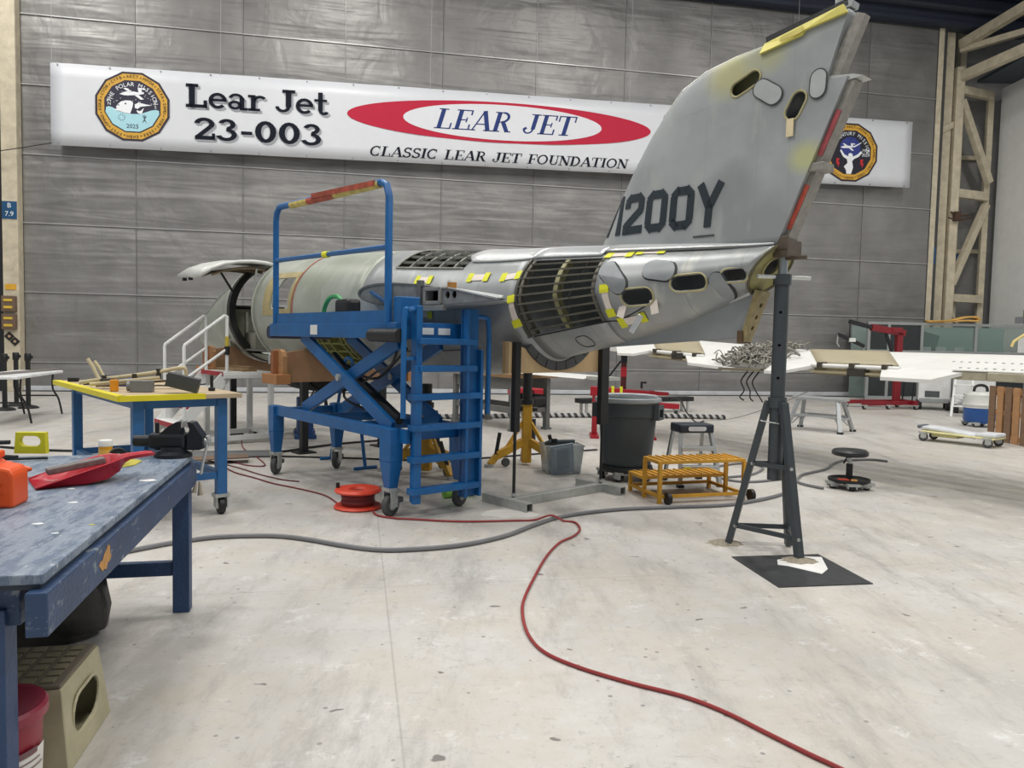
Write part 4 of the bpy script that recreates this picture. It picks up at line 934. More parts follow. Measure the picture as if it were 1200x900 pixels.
# ladder
LX = 2.78
obj('ladder_rail', MB().bar((LX, .13, .14), (LX, .13, 1.88), .06, .09, up=(1,0,0)), BLUE, LT, bev=.006)
obj('ladder_rail', MB().bar((LX, .70, .14), (LX, .70, 1.87), .17, .05, up=(1,0,0)).bar((LX+.04, .63, .14), (LX+.04, .63, 1.87), .03, .09, up=(1,0,0)).bar((LX+.04, .79, .14), (LX+.04, .79, 1.5), .03, .09, up=(1,0,0)), BLUE, LT, bev=.005)
obj('ladder_rail', MB().bar((LX+.05, .11, .14), (LX+.05, .11, 1.36), .07, .05, up=(1,0,0)), BLUE, LT, bev=.005)
for z in (1.57, 1.33, 1.08, .81, .53, .25): obj('rung', MB().box((LX+.04, .42, z), (.11, .62 if z > 1.2 else .74, .055)), BLUE, LT, bev=.006)
obj('hand_hoop', MB().tube([(LX, .13, 1.84), (LX+.02, .03, 1.84), (LX+.03, -.02, 1.76), (LX+.03, -.02, .9)], .024, 8, smooth=3), BLUE, LT, smooth=True)
obj('hand_hoop', MB().tube([(LX, .76, 1.8), (LX+.02, .85, 1.8), (LX+.03, .9, 1.7), (LX+.03, .9, .9)], .024, 8, smooth=3), BLUE, LT, smooth=True)
obj('hoop_stay', MB().bar((LX, .13, 1.42), (LX+.03, -.02, 1.42), .03), BLUE, LT)
for y in (.05, .74): obj('ladder_bracket', MB().box((2.7, y, .73), (.16, .05, .12)), BLUE, LT)
# tubular A frame standing at the lift's far corner
AF = thing('tubular_stand', 'blue tubular A-shaped stand behind the lift base, in front of wood cradle', 'stand', (-2.71, 8.79, 0), math.atan2(-.771, .637))
obj('leg', MB().tube([(-.62, 1.0, 0), (-.38, 1.0, .9), (-.25, 1.0, 1.28), (-.17, 1.0, 1.33)], .022, 8, smooth=3), BLUE, AF, smooth=True)
obj('leg', MB().tube([(.3, 1.0, 0), (.08, 1.0, .9), (-.05, 1.0, 1.28), (-.17, 1.0, 1.33)], .022, 8, smooth=3), BLUE, AF, smooth=True)
obj('foot_bar', MB().cyl((-.62, .85, .02), (-.62, 1.15, .02), .02), BLUE, AF); obj('foot_bar', MB().cyl((.3, .85, .02), (.3, 1.15, .02), .02), BLUE, AF)
obj('hook', MB().tube([(-.2, .98, 1.3), (-.16, .96, 1.18), (-.05, .96, 1.2), (.0, .98, 1.28)], .016, 6, smooth=3), BLUE, AF, smooth=True)
# things lying on the lift deck
o = thing('knee_pad', 'black padded rest with bright green strap lying on the lift deck', 'pad', LT.matrix_basis @ Vector((1.45, .35, 1.735)), math.atan2(-.771, .637))
obj('pad', MB().box((0, -.2, .12), (.3, .16, .24)), BLK, o, bev=.04)
obj('strap', MB().tube([(-.55, -.2, .02), (-.52, -.2, .16), (-.4, -.2, .26), (-.22, -.2, .27), (-.1, -.2, .2)], .024, 6, smooth=4), M('strap_green', '#3f9a5d', .5), o, smooth=True)

# ------------------------------------------------------------ cable reel, hoses
o = thing('cable_reel', 'flat orange plastic cord reel lying on the floor by the lift caster', 'cable reel', (-1.42, 7.12, 0))
ORG = M('reel_orange', '#d8452c', .45, 0, .06)
obj('flange', MB().lathe([(.0, 0), (.21, 0), (.225, .012), (.21, .03), (0, .03)], (0,0,.0), 28), ORG, o, smooth=True)
obj('flange', MB().lathe([(.07, .15), (.21, .15), (.22, .165), (.2, .185), (.09, .18), (.07, .15)], (0,0,0), 28), ORG, o, smooth=True)
obj('cord_winding', MB().lathe([(.0, .03), (.15, .03), (.16, .06), (.15, .09), (.16, .12), (.15, .15), (.0, .15)], (0,0,0), 24), M('cord_darkred', '#6e2224', .6), o, smooth=True)
obj('crank_knob', MB().cyl((-.19, 0, .18), (-.19, 0, .23), .018), BLK, o)
obj('hub', MB().cyl((0,0,.1), (0,0,.16), .07), M('reel_hub', '#7a2a20', .6), o)
def floor_hose(name, pts, r_, mat, label, cat='hose', sm=6, extra=None):
    z0 = r_+.001
    return tag(obj(name, MB().tube([(p[0], p[1], z0 if len(p) < 3 else p[2]) for p in pts], r_, 7, smooth=sm), mat, smooth=True), label, cat)
REDH = M('hose_red', '#8e2f2f', .5, 0, .1)
floor_hose('air_hose', [(-1.27,7.02),(-1.18,6.78),(-1.0,6.68),(-.87,6.66),(-.42,6.61),(.03,6.68),(.22,6.72),(.37,6.735,.052),(.48,6.72),(.58,6.66),(.6,6.42),(.53,6.19),(.4,5.97),(.28,5.58),(.17,5.04),(.1,4.62),(.09,4.34),(.12,4.05),(.2,3.83),(.36,3.66),(.59,3.5),(.8,3.38),(.95,3.24),(1.08,3.06),(1.19,2.91),(1.27,2.81),(1.5,2.5)], .0095, REDH, 'red air hose curving across the open concrete floor from the reel', 'hose')
floor_hose('extension_cord', [(-1.62,7.2),(-1.85,7.6),(-2.2,7.91),(-2.54,8.16),(-2.82,8.44),(-3.18,8.78),(-3.47,9.22),(-3.53,9.54),(-3.19,9.26),(-2.99,9.28),(-3.31,9.93),(-3.73,10.65),(-4.02,11.4)], .008, M('cord_red', '#74282a', .6), 'dark red extension cord looping between reel and white steps', 'cord')
floor_hose('extension_cord', [(-2.3,8.3),(-2.5,8.38),(-2.65,8.5),(-2.88,8.7),(-3.28,9.12),(-3.86,9.64),(-4.25,10.17),(-4.46,10.98)], .007, M('cord_red2', '#5e2224', .6), 'thin dark red cord trailing past the yellow edged table', 'cord')
GRH = M('hose_grey', '#76777a', .5, 0, .1)
floor_hose('grey_hose', [(-3.03,5.01),(-2.88,5.28),(-2.71,5.51),(-2.5,5.74),(-2.24,5.91),(-1.86,5.97),(-1.57,5.89),(-1.27,5.74),(-.99,5.64),(-.74,5.66),(-.37,5.81),(-.04,6.11),(.21,6.5),(.49,6.86),(.99,7.17),(1.51,7.33),(2.04,7.46),(2.33,7.61),(2.74,7.94),(3.11,8.35)], .018, GRH, 'long grey hose running from under the workbench past the cradle base', 'hose')
floor_hose('grey_hose', [(5.26,10.64),(5.08,10.77),(4.66,10.63),(4.41,10.38),(4.13,9.93),(3.94,9.71),(3.63,9.42),(3.47,9.17),(3.36,8.9),(3.38,8.7),(3.5,8.5)], .016, GRH, 'grey hose curling behind the round mechanic stool', 'hose')
floor_hose('grey_hose', [(3.44,9.2),(3.14,9.0),(2.82,8.83),(2.62,8.86),(2.5,9.05),(2.45,9.5),(2.7,9.9),(3.1,10.2),(3.28,10.0),(3.2,9.7),(2.93,9.3),(2.6,9.1)], .014, GRH, 'grey hose loop between aluminium step stool and tripod stand', 'hose')
floor_hose('floor_cable', [(-6.87,10.27),(-6.06,10.06),(-5.19,10.11),(-4.3,10.16),(-3.21,10.32),(-2.87,10.78),(-2.5,11.28),(-1.95,11.76)], .016, BLK, 'black cable on the floor behind the yellow edged table', 'cable')
floor_hose('floor_cable', [(-5.11,9.9),(-3.79,9.9),(-3.04,9.98),(-2.0,9.95),(-1.32,9.9),(-.43,10.17),(.5,10.77),(1.27,11.22)], .012, BLK, 'thin black cable under the scissor lift, reaching the grey trash can', 'cable')
def stripe_mat():
    m = M('braid_striped', '#3a3b3c', .7); nt = m.node_tree; N = nt.nodes; L = nt.links
    wv = N.new('ShaderNodeTexWave'); wv.inputs['Scale'].default_value = 2.6; tc = N.new('ShaderNodeTexCoord'); mp = N.new('ShaderNodeMapping'); mp.inputs['Rotation'].default_value = (0, .5, 0)
    L.new(tc.outputs['Object'], mp.inputs[0]); L.new(mp.outputs[0], wv.inputs['Vector'])
    r = N.new('ShaderNodeValToRGB'); r.color_ramp.interpolation = 'CONSTANT'; r.color_ramp.elements[1].position = .5; r.color_ramp.elements[0].color = (.03,.03,.03,1); r.color_ramp.elements[1].color = (.4,.4,.4,1)
    L.new(wv.outputs['Fac'], r.inputs[0]); L.new(r.outputs[0], N['Principled BSDF'].inputs['Base Color']); return m
floor_hose('striped_rope', [(-2.7,14.33),(-1.99,14.94),(-.67,15.37),(.72,15.83),(2.17,16.13),(3.64,16.26),(4.55,16.27)], .05, stripe_mat(), 'thick black and white striped rope lying along the floor', 'rope')
floor_hose('hanging_cable', [(2.75,13.35,.62),(3.0,13.7,.6),(3.3,14.4,.3),(3.65,15.1,.05),(3.95,15.7,.02)], .014, BLK, 'black cable drooping from the red stand down to the floor', 'cable')
floor_hose('hanging_cable', [(3.97,15.75,.012),(4.2,14.5,.2),(4.4,13.0,.55),(4.65,11.6,1.0),(4.75,11.3,1.21)], .006, M('wire_pale', '#8c8c88', .6), 'thin pale wire rising from the floor to the white wing', 'wire')

# ------------------------------------------------------------ tail cradle on galvanised base
TC = thing('tail_cradle', 'plywood cradle with grey carpet pads on black posts and galvanised base', 'cradle', (.45, 7.75, 0), math.atan2(.67, .7424))
def arcp(p0, p1, rx, rz, n): return [(rx*sin(R(a)), 1.96-rz*cos(R(a))) for a in span(p0, p1, n)]
board = [(-.67, 1.28), (.60, 1.28), (.60, 1.56)]+arcp(50, -48, .62, .66, 16)+[(-.67, 1.585)]
obj('plywood_board', MB().prism(board, -.02, .03, fy), PLY, TC)
obj('plywood_board', MB().prism([(x, z) for x, z in board], .03, .075, fy), M('plywood_edge', '#b89a6c', .6), TC)
for k in range(7):
    a0 = -48+14.1*k; obj('carpet_pad', MB().prism(arcp(a0+.6, a0+13.2, .615, .655, 3)+arcp(a0+13.6, a0+.2, .52, .565, 3), -.05, .06, fy), M('carpet_grey', '#5b5d60', .9, 0, .15, 60, .4, 200), TC)
for x, w_ in ((-.6, .07), (.655, .12)):
    obj('post', MB().box((x, -.05, 1.15), (w_, .06, .86)), BLKM, TC, bev=.005)
    obj('threaded_rod', MB().cyl((x, -.05, .08), (x, -.05, .76), .016), BLK, TC, smooth=True)
    obj('nut', MB().cyl((x, -.05, .1), (x, -.05, .13), .03, n=6), STL, TC)
def box_tube(p, q, w_): return MB().bar(p, q, w_, w_)
obj('base_tube', MB().bar((-.66, -.05, .045), (.7, -.05, .045), .085, .09), STL, TC, bev=.006)
for x in (-.66, .68):
    shell('base_foot', MB().bar((x, -.34, .043), (x, .3, .043), .085, .086), STL, 0, [MB().bar((x, -.5, .043), (x, .5, .043), .067, .068)], parent=TC, smooth=False)   # open square tube
tag(obj('concrete_dust', MB().prism([(.0+.28*cos(R(a))*(1+.15*sin(a)), 6.98+.17*sin(R(a))*(1+.2*cos(3*a))) for a in range(0, 360, 24)], .0005, .003), M('dust_white', '#cfcdc8', .9)), 'pale dusty patch on floor at the cradle foot', 'floor patch')

# ------------------------------------------------------------ yellow tripod jacks
def jack(name, label, loc, rz, top=1.19, legs=(200, 320, 80), handle=True):
    t = thing(name, label, 'jack', loc, rz, 'yellow tripod jacks')
    obj('post', MB().box((0,0,.42), (.12, .12, .78)), YEL, t, bev=.01)
    obj('ram', MB().cyl((0,0,.8), (0,0,top), .06, n=18), BLK, t, smooth=True)
    obj('collar', MB().cyl((0,0,.78), (0,0,.84), .085, n=18).cyl((-.13,0,.72), (.13,0,.72), .03), BLKM, t)
    for a in legs:
        c, s_ = cos(R(a)), sin(R(a))
        lg = obj('leg', MB().bar((.05*c, .05*s_, .3), (.42*c, .42*s_, .14), .07, .1).bar((.42*c, .42*s_, .14), (.52*c, .52*s_, .03), .07, .07), YEL, t, bev=.006)
        obj('foot_pad', MB().cyl((.53*c, .53*s_, 0), (.53*c, .53*s_, .04), .06, n=12), STL, lg)
        obj('strut', MB().bar((.06*c, .06*s_, .55), (.28*c, .28*s_, .24), .03, .04), YEL, lg)
        if handle: obj('handle', MB().cyl((.44*c, .44*s_, .12), (.36*c+.05*s_, .36*s_-.05*c, .42), .025, n=10), BLK, lg, smooth=True)
        obj('wheel', MB().cyl((.33*c-.05*s_, .33*s_+.05*c, .06), (.33*c-.08*s_, .33*s_+.08*c, .06), .055, n=14), RUB, lg)
    obj('pump', MB().cyl((.1, .1, .3), (.1, .1, .58), .035), M('pump_navy', '#22304a', .5), t)
    return t
jack('tripod_jack', 'yellow tripod jack with black ram standing beside the clear storage bin', (.2, 9.8, 0), R(8), 1.2)
jack('tripod_jack', 'yellow tripod jack standing under the fuselage behind the lift ladder', (-1.0, 9.05, 0), R(-10), 1.06, (185, 320, 60))

# ------------------------------------------------------------ clear bin, trash can, low things by it
o = thing('storage_bin', 'clear plastic storage bin with grey lid leaning on its side', 'bin', (.62, 9.3, 0), R(12))
CLR = M('clear_plastic', '#dfe6e8', .15, 0, .02, trans=.75)
mb = MB(); 
for (a, b, c_, d_) in (((-.2,-.14),(.2,-.14),(.23,-.17),(-.23,-.17)), ((.2,-.14),(.2,.14),(.23,.17),(.23,-.17)), ((.2,.14),(-.2,.14),(-.23,.17),(.23,.17)), ((-.2,.14),(-.2,-.14),(-.23,-.17),(-.23,.17))):
    mb.add([(*a, .004), (*b, .004), (*c_, .34), (*d_, .34)], [(0,1,2,3)])
mb.add([(-.2,-.14,.004),(.2,-.14,.004),(.2,.14,.004),(-.2,.14,.004)], [(0,1,2,3)])
obj('tub', mb, CLR, o, solid=.004)
obj('rim', MB().tube([(-.235,-.175,.34),(.235,-.175,.34),(.235,.175,.34),(-.235,.175,.34)], .01, 6, closed=True), CLR, o)
GLD = M('lid_grey', '#8b99a6', .4)
m3 = Matrix.Rotation(R(-68), 3, 'X') @ Matrix.Rotation(R(80), 3, 'Z')
ld = obj('lid', MB().box((-.06, -.26, .2), (.4, .28, .025), M=m3).box((-.06, -.275, .2), (.34, .22, .02), M=m3), GLD, o, bev=.008)
obj('lid_inset', MB().box((-.06, -.285, .205), (.27, .15, .01), M=m3), M('lid_grey2', '#7a8894', .45), ld, bev=.004)
obj('tray', MB().box((-.02, .02, .36), (.33, .24, .05), M=Matrix.Rotation(R(-14), 3, 'X')), M('tray_dark', '#4b565c', .5), o, bev=.015)
obj('latch', MB().box((-.12, -.1, .4), (.07, .05, .05)), BLK, o, bev=.01)

o = thing('trash_can', 'tall round dark grey trash can on a wheeled dolly', 'trash can', (1.36, 8.95, 0), R(10))
GC = M('can_grey', '#414a4f', .5, 0, .08, 3)
obj('body', MB().lathe([(.0, .17), (.27, .17), (.285, .19), (.335, .74), (.35, .75), (.355, .9), (.35, .905), (.33, .9), (.325, .75), (.27, .22), (0, .21)], (0,0,0), 40), GC, o, smooth=True)
obj('rim', MB().lathe([(.335, .91), (.375, .905), (.39, .92), (.385, .955), (.36, .965), (.34, .955)], (0,0,0), 40, closed=True), M('can_rim', '#8f9699', .4), o, smooth=True)
for a in (-38, 142):
    c, s_ = cos(R(a)), sin(R(a)); shell('handle', MB().box((.375*c, .375*s_, .8), (.06, .2, .17), R(a)), GC, 0, [MB().box((.41*c, .41*s_, .79), (.1, .13, .09), R(a))], parent=o, smooth=False)
obj('bag_edge', MB().lathe([(.33, .97), (.345, .985), (.33, .93)], (0,0,0), 40, closed=True), M('bag_pale', '#a9afb4', .4), o, smooth=True)
obj('dolly_ring', MB().lathe([(.0, .1), (.3, .1), (.315, .13), (.3, .17), (0, .168)], (0,0,0), 32), BLK, o, smooth=True)
for k in range(5):
    a = R(72*k+20); caster('dolly_caster', o, .27*cos(a), .27*sin(a), .045, a+1.2, .115, False, BLK)

o = thing('support_stand', 'red steel stand with tapered top beam behind the trash can', 'stand', (1.87, 12.85, 0), R(-4))
for x, z0 in ((-.47, .0), (.47, 0)): obj('upright', MB().box((x, 0, .4), (.09, .09, .8)), REDP, o, bev=.008)
obj('top_beam', MB().bar((-.55, 0, .77), (.75, 0, .75), .12, .16, h2=.05), REDP, o, bev=.008)
for x in (-.18, -.04): obj('tape_band', MB().box((x, 0, .772), (.045, .128, .165)), tw, o)
obj('mast', MB().box((.0, .06, 1.02), (.09, .09, .48)), M('mast_darkred', '#4a1218', .5), o, bev=.008); obj('mast_band', MB().box((0, .06, 1.1), (.094, .094, .16)), REDP, o)
obj('mast_head', MB().box((.0, .06, 1.33), (.1, .1, .16)), BLKM, o, bev=.006)
obj('release_valve', MB().cyl((.3, 0, .83), (.3, 0, .93), .02).box((.33, 0, .93), (.1, .03, .03)), BLK, o)
obj('foot', MB().box((-.47, 0, .02), (.14, .6, .04)).box((.47, 0, .02), (.14, .6, .04)), REDP, o)
obj('brace', MB().bar((-.4, .1, .8), (-.05, .08, 1.28), .02, .03), BLKM, o)
o = thing('low_bench', 'low black bench with thin legs standing near the hangar door', 'bench', (2.83, 17.4, 0), R(27))
obj('top', MB().box((0,0,.3), (3.1, .3, .1)), BLKM, o, bev=.01)
for x in (-1.4, 1.4):
    for y in (-.11, .11): obj('leg', MB().box((x, y, .13), (.05, .05, .26)), STL, o)
o = thing('red_dolly', 'small red dolly frame with a caster beside the low black bench', 'dolly', (3.5, 16.9, 0), R(8))
obj('arm', MB().bar((-.5, 0, .24), (.2, 0, .2), .1, .12), REDP, o, bev=.01); obj('arm', MB().bar((-.45, 0, .2), (-.45, .4, .2), .08, .1), REDP, o)
for x, y in ((.15, 0), (-.45, .38), (-.45, -.0)): caster('caster', o, x, y, .06, 1.0, .15, False, BLK)

# ------------------------------------------------------------ aluminium step stool, yellow steps
o = thing('step_stool', 'small aluminium step stool with black plastic top behind yellow steps', 'step stool', (2.07, 8.75, 0), R(12))
obj('top_cap', MB().box((0, 0, .64), (.42, .28, .1)), M('cap_black', '#1e2734', .5), o, bev=.02)
obj('badge', MB().prism(stadium(0, .64, .22, .05), -.146, -.142, fy), M('badge_pale', '#c9ced4', .4), o)
for x in (-1, 1):
    obj('leg', MB().bar((.18*x, -.1, .62), (.24*x, -.26, 0), .05, .035), ALU, o); obj('leg', MB().bar((.18*x, .1, .62), (.22*x, .24, 0), .04, .03), ALU, o)
    obj('foot', MB().box((.24*x, -.26, .015), (.07, .06, .03)), BLK, o); obj('foot', MB().box((.22*x, .24, .015), (.07, .06, .03)), BLK, o)
for z, y, w_ in ((.42, -.14, .4), (.21, -.2, .44)): obj('step', MB().box((0, y, z), (w_, .1, .05)), ALU, o, bev=.006)
obj('spreader', MB().bar((-.2, -.1, .3), (-.2, .1, .3), .02).bar((.2, -.1, .3), (.2, .1, .3), .02), ALU, o)
obj('yellow_label', MB().box((-.16, -.255, .21), (.08, .004, .04)), tw, o)

o = thing('work_steps', 'yellow painted two-step steel work stand with small rear wheels', 'step stand', (1.49, 7.57, 0), R(17))
YS = worn('steps_yellow', '#c9962f', '#6e5526', .62, 12, .55)
gx, gd = .96, .66
for z, y0, y1 in ((.41, 0, .34), (.2, .34, .68)):
    obj('tread', MB().box((gx/2, (y0+y1)/2, z), (gx+.04, y1-y0, .035)), YS, o, bev=.006)
    g = obj('tread_grating', MB(), YS, o) if False else None
    for k in range(12): obj('grip_bar', MB().box((.04+k*.08, (y0+y1)/2, z+.022), (.018, y1-y0-.02, .012)), YS, o)
for x in (0, gx):
    for y, z in ((.0, .4), (.33, .4), (.66, .2)): obj('leg', MB().box((x, y, z/2), (.035, .035, z)), YS, o)
    obj('side_rail', MB().box((x, .33, .07), (.03, .66, .03)), YS, o)
for y in (0, .66): obj('long_rail', MB().box((gx/2, y, .07), (gx, .03, .03)), YS, o)
for x in (.07, gx+.06): obj('wheel', MB().cyl((x-.02, -.05, .06), (x+.02, -.05, .06), .06, n=18), BLK, o, smooth=True)

# ------------------------------------------------------------ tripod tail stand on its mat
TS = thing('tail_stand', 'tall dark grey tripod stand with T-handle propping up the tail', 'stand', (2.05, 5.91, 0))
TSM = M('stand_grey', '#454b4f', .45, .25, .1, 6)
feet = [(-.29, .16), (.11, -.29), (.18, .13)]
shell('outer_tube', MB().cyl((0,0,.56), (0,0,2.09), .055, n=18), TSM, 0, [MB().cyl((-.02, -.08, z), (-.02, -.015, z), .012, n=8) for z in (1.35, 1.6, 1.85)], parent=TS)
obj('collar', MB().cyl((0,0,2.06), (0,0,2.14), .068, n=18), TSM, TS, smooth=True); obj('collar', MB().cyl((0,0,1.12), (0,0,1.2), .07, n=18), TSM, TS, smooth=True)
obj('screw', MB().cyl((0,0,2.12), (0,0,2.3), .036, n=16), M('screw_steel', '#a6adb1', .3, .7), TS, smooth=True)
obj('handle', MB().cyl((-.21,-.05,2.12), (.23,.05,2.12), .016, n=10), M('handle_pale', '#c9cdca', .35, .4), TS, smooth=True)
obj('saddle', MB().box((0,0,2.305), (.12, .1, .03)), TSM, TS, bev=.004)
for i, (x, y) in enumerate(feet):
    d = Vector((x, y, 0)).normalized()*.07
    zb = .012
    obj('leg', MB().bar((d.x, d.y, 1.16), (x, y, zb), .062, .05), TSM, TS, bev=.005)
    obj('head_lug', MB().box((d.x*.8, d.y*.8, 1.12), (.06, .06, .1)), TSM, TS)
for f_ in (.42, .86):
    pts = [Vector((Vector((x, y, 0)).normalized().x*.07*(1-f_)+x*f_, Vector((x, y, 0)).normalized().y*.07*(1-f_)+y*f_, 1.16*(1-f_))) for x, y in feet]
    for k in range(3):
        obj('brace', MB().bar(pts[k], pts[(k+1) % 3], .02, .035), TSM, TS)
        obj('bolt', MB().cyl(pts[k]+Vector((0,-.035,0)), pts[k]+Vector((0,.035,0)), .014, n=8), STL, TS)
obj('clevis_pin', MB().cyl((.03, -.09, .98), (.03, .05, .98), .016, n=8).cyl((-.14, -.04, 1.02), (.0, -.06, 1.0), .005, n=6), STL, TS)
MAT = tag(obj('rubber_mat', MB().prism([(1.68,5.70),(2.38,5.82),(2.47,5.11),(1.79,4.99)], .0005, .006), M('mat_black', '#2b2d31', .6, 0, .3, 12)), 'square black rubber mat under the front foot of tripod stand', 'mat')
tag(obj('paper_sheet', MB().prism([(2.0,5.63),(2.2,5.74),(2.37,5.73),(2.29,5.42),(2.2,5.30),(2.02,5.48),(1.96,5.5)], .006, .008), M('paper_white', '#dcdcda', .7)), 'torn white paper sheet on the black mat at the stand foot', 'paper')
def pile(loc, r_, h, label):
    mb = MB(); n = 18; rows = []
    for j in range(5):
        q = j/4; rows.append([(loc[0]+r_*(1-q)*cos(2*pi*i/n)*(1+.18*sin(3*i+j)), loc[1]+r_*.75*(1-q)*sin(2*pi*i/n)*(1+.15*cos(2*i)), loc[2]+h*(1-(1-q)**2)) for i in range(n+1)])
    tag(obj('absorbent_pile', mb.sheet(rows), M('absorbent', '#9c9484', .95, 0, .25, 60, .6, 120), smooth=True), label, 'pile')
pile((2.16, 5.62, .008), .13, .025, 'small grey absorbent heap on paper around the stand foot')
pile((1.74, 6.1, .0), .14, .03, 'small grey absorbent heap on bare floor at the stand foot')
# ------------------------------------------------------------ aluminium work platform
o = thing('work_platform', 'aluminium folding work platform with splayed legs in front of the wing', 'work platform', (5.86, 14.53, 0), R(-42))
AW = M('platform_alu', '#adb1b3', .4, .5, .1)
obj('deck', MB().box((0,0,.61), (.95, .36, .06)), AW, o, bev=.008)
for x in (-1, 1):
    for y in (-1, 1): obj('leg', MB().bar((.36*x, .13*y, .6), (.5*x, .34*y, 0), .07, .05), AW, o); obj('foot', MB().box((.5*x, .34*y, .02), (.1, .07, .04)), BLK, o)
    obj('end_rung', MB().bar((.45*x, -.25, .25), (.45*x, .25, .25), .05, .04), AW, o)
    for y in (-1, 1): obj('stay', MB().bar((.44*x, .24*y, .26), (.15*x, .22*y, .28), .03, .02).bar((.44*x, .22*y, .12), (.3*x, .12*y, .3), .025, .02), AW, o)
for y in (-1, 1): obj('side_step', MB().box((0, .23*y, .29), (.86, .07, .035)), AW, o)

# ------------------------------------------------------------ mechanic stool
o = thing('mechanic_stool', 'round black padded rolling stool with parts tray on casters', 'stool', (3.84, 8.63, 0))
obj('seat', MB().lathe([(0, .44), (.17, .44), (.195, .42), (.195, .385), (.17, .37), (0, .37)], (0,0,0), 28), M('vinyl_black', '#23262a', .4), o, smooth=True)
obj('post', MB().cyl((0,0,.08), (0,0,.28), .036, n=16), BLK, o, smooth=True); obj('piston', MB().cyl((0,0,.28), (0,0,.37), .02, n=14), ALU, o, smooth=True)
obj('lever', MB().tube([(0,0,.36), (-.05,-.03,.35), (-.09,-.05,.29)], .009, 6), BLK, o)
obj('tray', MB().lathe([(0, .07), (.2, .07), (.225, .09), (.225, .115), (.21, .115), (.2, .09), (0, .085)], (0,0,0), 30), BLK, o, smooth=True)
obj('tray_rag', MB().box((-.1, -.08, .105), (.12, .07, .03)), M('rag_red', '#b8442a', .6), o, bev=.01); obj('tray_roll', MB().cyl((-.03, -.12, .1), (.03, -.14, .1), .025), M('roll_tan', '#c28b46', .6), o)
for k in range(5): a = R(72*k+40); caster('caster', o, .19*cos(a), .19*sin(a), .035, a, .085, False, BLK)

# ------------------------------------------------------------ creeper
o = thing('mechanic_creeper', 'white padded mechanic creeper with pale yellow frame and big grey wheels', 'creeper', (7.62, 12.95, 0), R(-52))
obj('frame', MB().bar((-.55, .0, .17), (.6, .0, .15), .5, .03), M('creeper_yellow', '#d5cf9a', .5), o, bev=.01)
obj('frame_box', MB().box((-.2, 0, .12), (.4, .3, .06)), M('creeper_yellow', '#d5cf9a', .5), o)
mb = MB(); rows = []
for x, hw_, z in ((-.6, .15, .24), (-.5, .19, .26), (-.32, .2, .25), (-.1, .16, .23), (.1, .18, .21), (.3, .24, .2)): rows.append([(x, -hw_, z-.03), (x, -hw_*.8, z), (x, 0, z+.006), (x, hw_*.8, z), (x, hw_, z-.03)])
obj('body_pad', mb.sheet(rows), M('pad_white', '#cfd3d8', .5), o, smooth=True, solid=.06)
obj('hip_pad', MB().box((.46, 0, .2), (.3, .44, .06)), M('pad_white', '#cfd3d8', .5), o, bev=.02)
obj('head_rest', MB().box((-.62, 0, .235), (.08, .3, .06)), M('pad_grey', '#5b606a', .5), o, bev=.02)
for x, y in ((-.52, -.2), (-.52, .2), (.5, -.22), (.5, .22)): caster('caster', o, x, y, .075, .4, .165, False, RUB)

# ------------------------------------------------------------ upright wooden pallet
o = thing('wooden_crate', 'upright slatted wooden pallet leaning by the wing, brown boards', 'pallet', (8.62, 13.7, 0), R(-90))
for k in range(6):
    x = .04+k*.22; m_ = WOOD if k % 2 else M('wood_dark', '#7a604a', .65, 0, .18, 5, stretch=(1,1,6))
    obj('board', MB().box((x, -.05, .48), (.17, .025, .96)), m_, o, bev=.004)
for z in (.08, .5, .88): obj('rail', MB().box((.6, 0, z), (1.3, .08, .07)), M('wood_tan', '#b18354', .6, 0, .15, 5), o, bev=.004)
obj('back_board', MB().box((.35, .05, .48), (.5, .02, .9)).box((.95, .05, .48), (.4, .02, .9)), WOOD, o)

# ------------------------------------------------------------ shop vacuum, carts, ladder, hoist by the door
o = thing('shop_vacuum', 'white and blue wet vacuum with carry handle beside the wooden pallet', 'vacuum', (9.75, 15.95, 0))
obj('drum', MB().lathe([(0, .08), (.26, .08), (.3, .14), (.3, .42), (0, .42)], (0,0,0), 28), M('vac_blue', '#1f4f92', .4), o, smooth=True)
obj('head', MB().lathe([(.31, .40), (.33, .46), (.31, .5), (.29, .66), (.22, .72), (0, .74)], (0,0,0), 28), M('vac_white', '#c6c8c3', .4), o, smooth=True)
obj('handle', MB().tube([(-.14,0,.7), (-.12,0,.82), (.0,0,.86), (.12,0,.82), (.14,0,.7)], .03, 8, smooth=3), BLK, o, smooth=True)
obj('band', MB().lathe([(.305, .39), (.315, .41), (.305, .43)], (0,0,0), 28, closed=True), WHT, o)
for a in (45, 135, 225, 315): caster('caster', o, .26*cos(R(a)), .26*sin(R(a)), .04, 0, .1, False, BLK)
for k, (x, y, w_, h, lb) in enumerate(((11.15, 20.3, .75, .95, 'white boxy ground power cart with dark hatch, next to the red hoist'), (11.6, 19.3, .85, .8, 'white boxy cart with black wheels beside the white stepladder'))):
    o = thing('equipment_cart', lb, 'cart', (x, y, 0), R(-25), 'white carts under the wing')
    obj('body', MB().box((0, 0, .22+h/2-.05), (w_, .9, h-.1)), M('cart_white', '#d4d6d6', .4), o, bev=.04)
    obj('bumper', MB().box((0, -.47, .25), (w_*.9, .06, .12)), M('cart_grey', '#8d9192', .5), o, bev=.02)
    obj('hatch', MB().box((-.05, -.455, .42), (w_*.45, .02, .16)), M('hatch_dark', '#4a4d50', .5), o, bev=.01)
    obj('door_panel', MB().box((w_/2+.005, 0, .6), (.02, .7, .45)), M('cart_white2', '#c6c9ca', .4), o, bev=.01)
    for a, b in ((-1,-1), (1,-1), (-1,1), (1,1)): obj('wheel', MB().cyl((a*(w_/2-.1), b*.33, .12), (a*(w_/2-.0), b*.33, .12), .12, n=18), BLK, o, smooth=True)
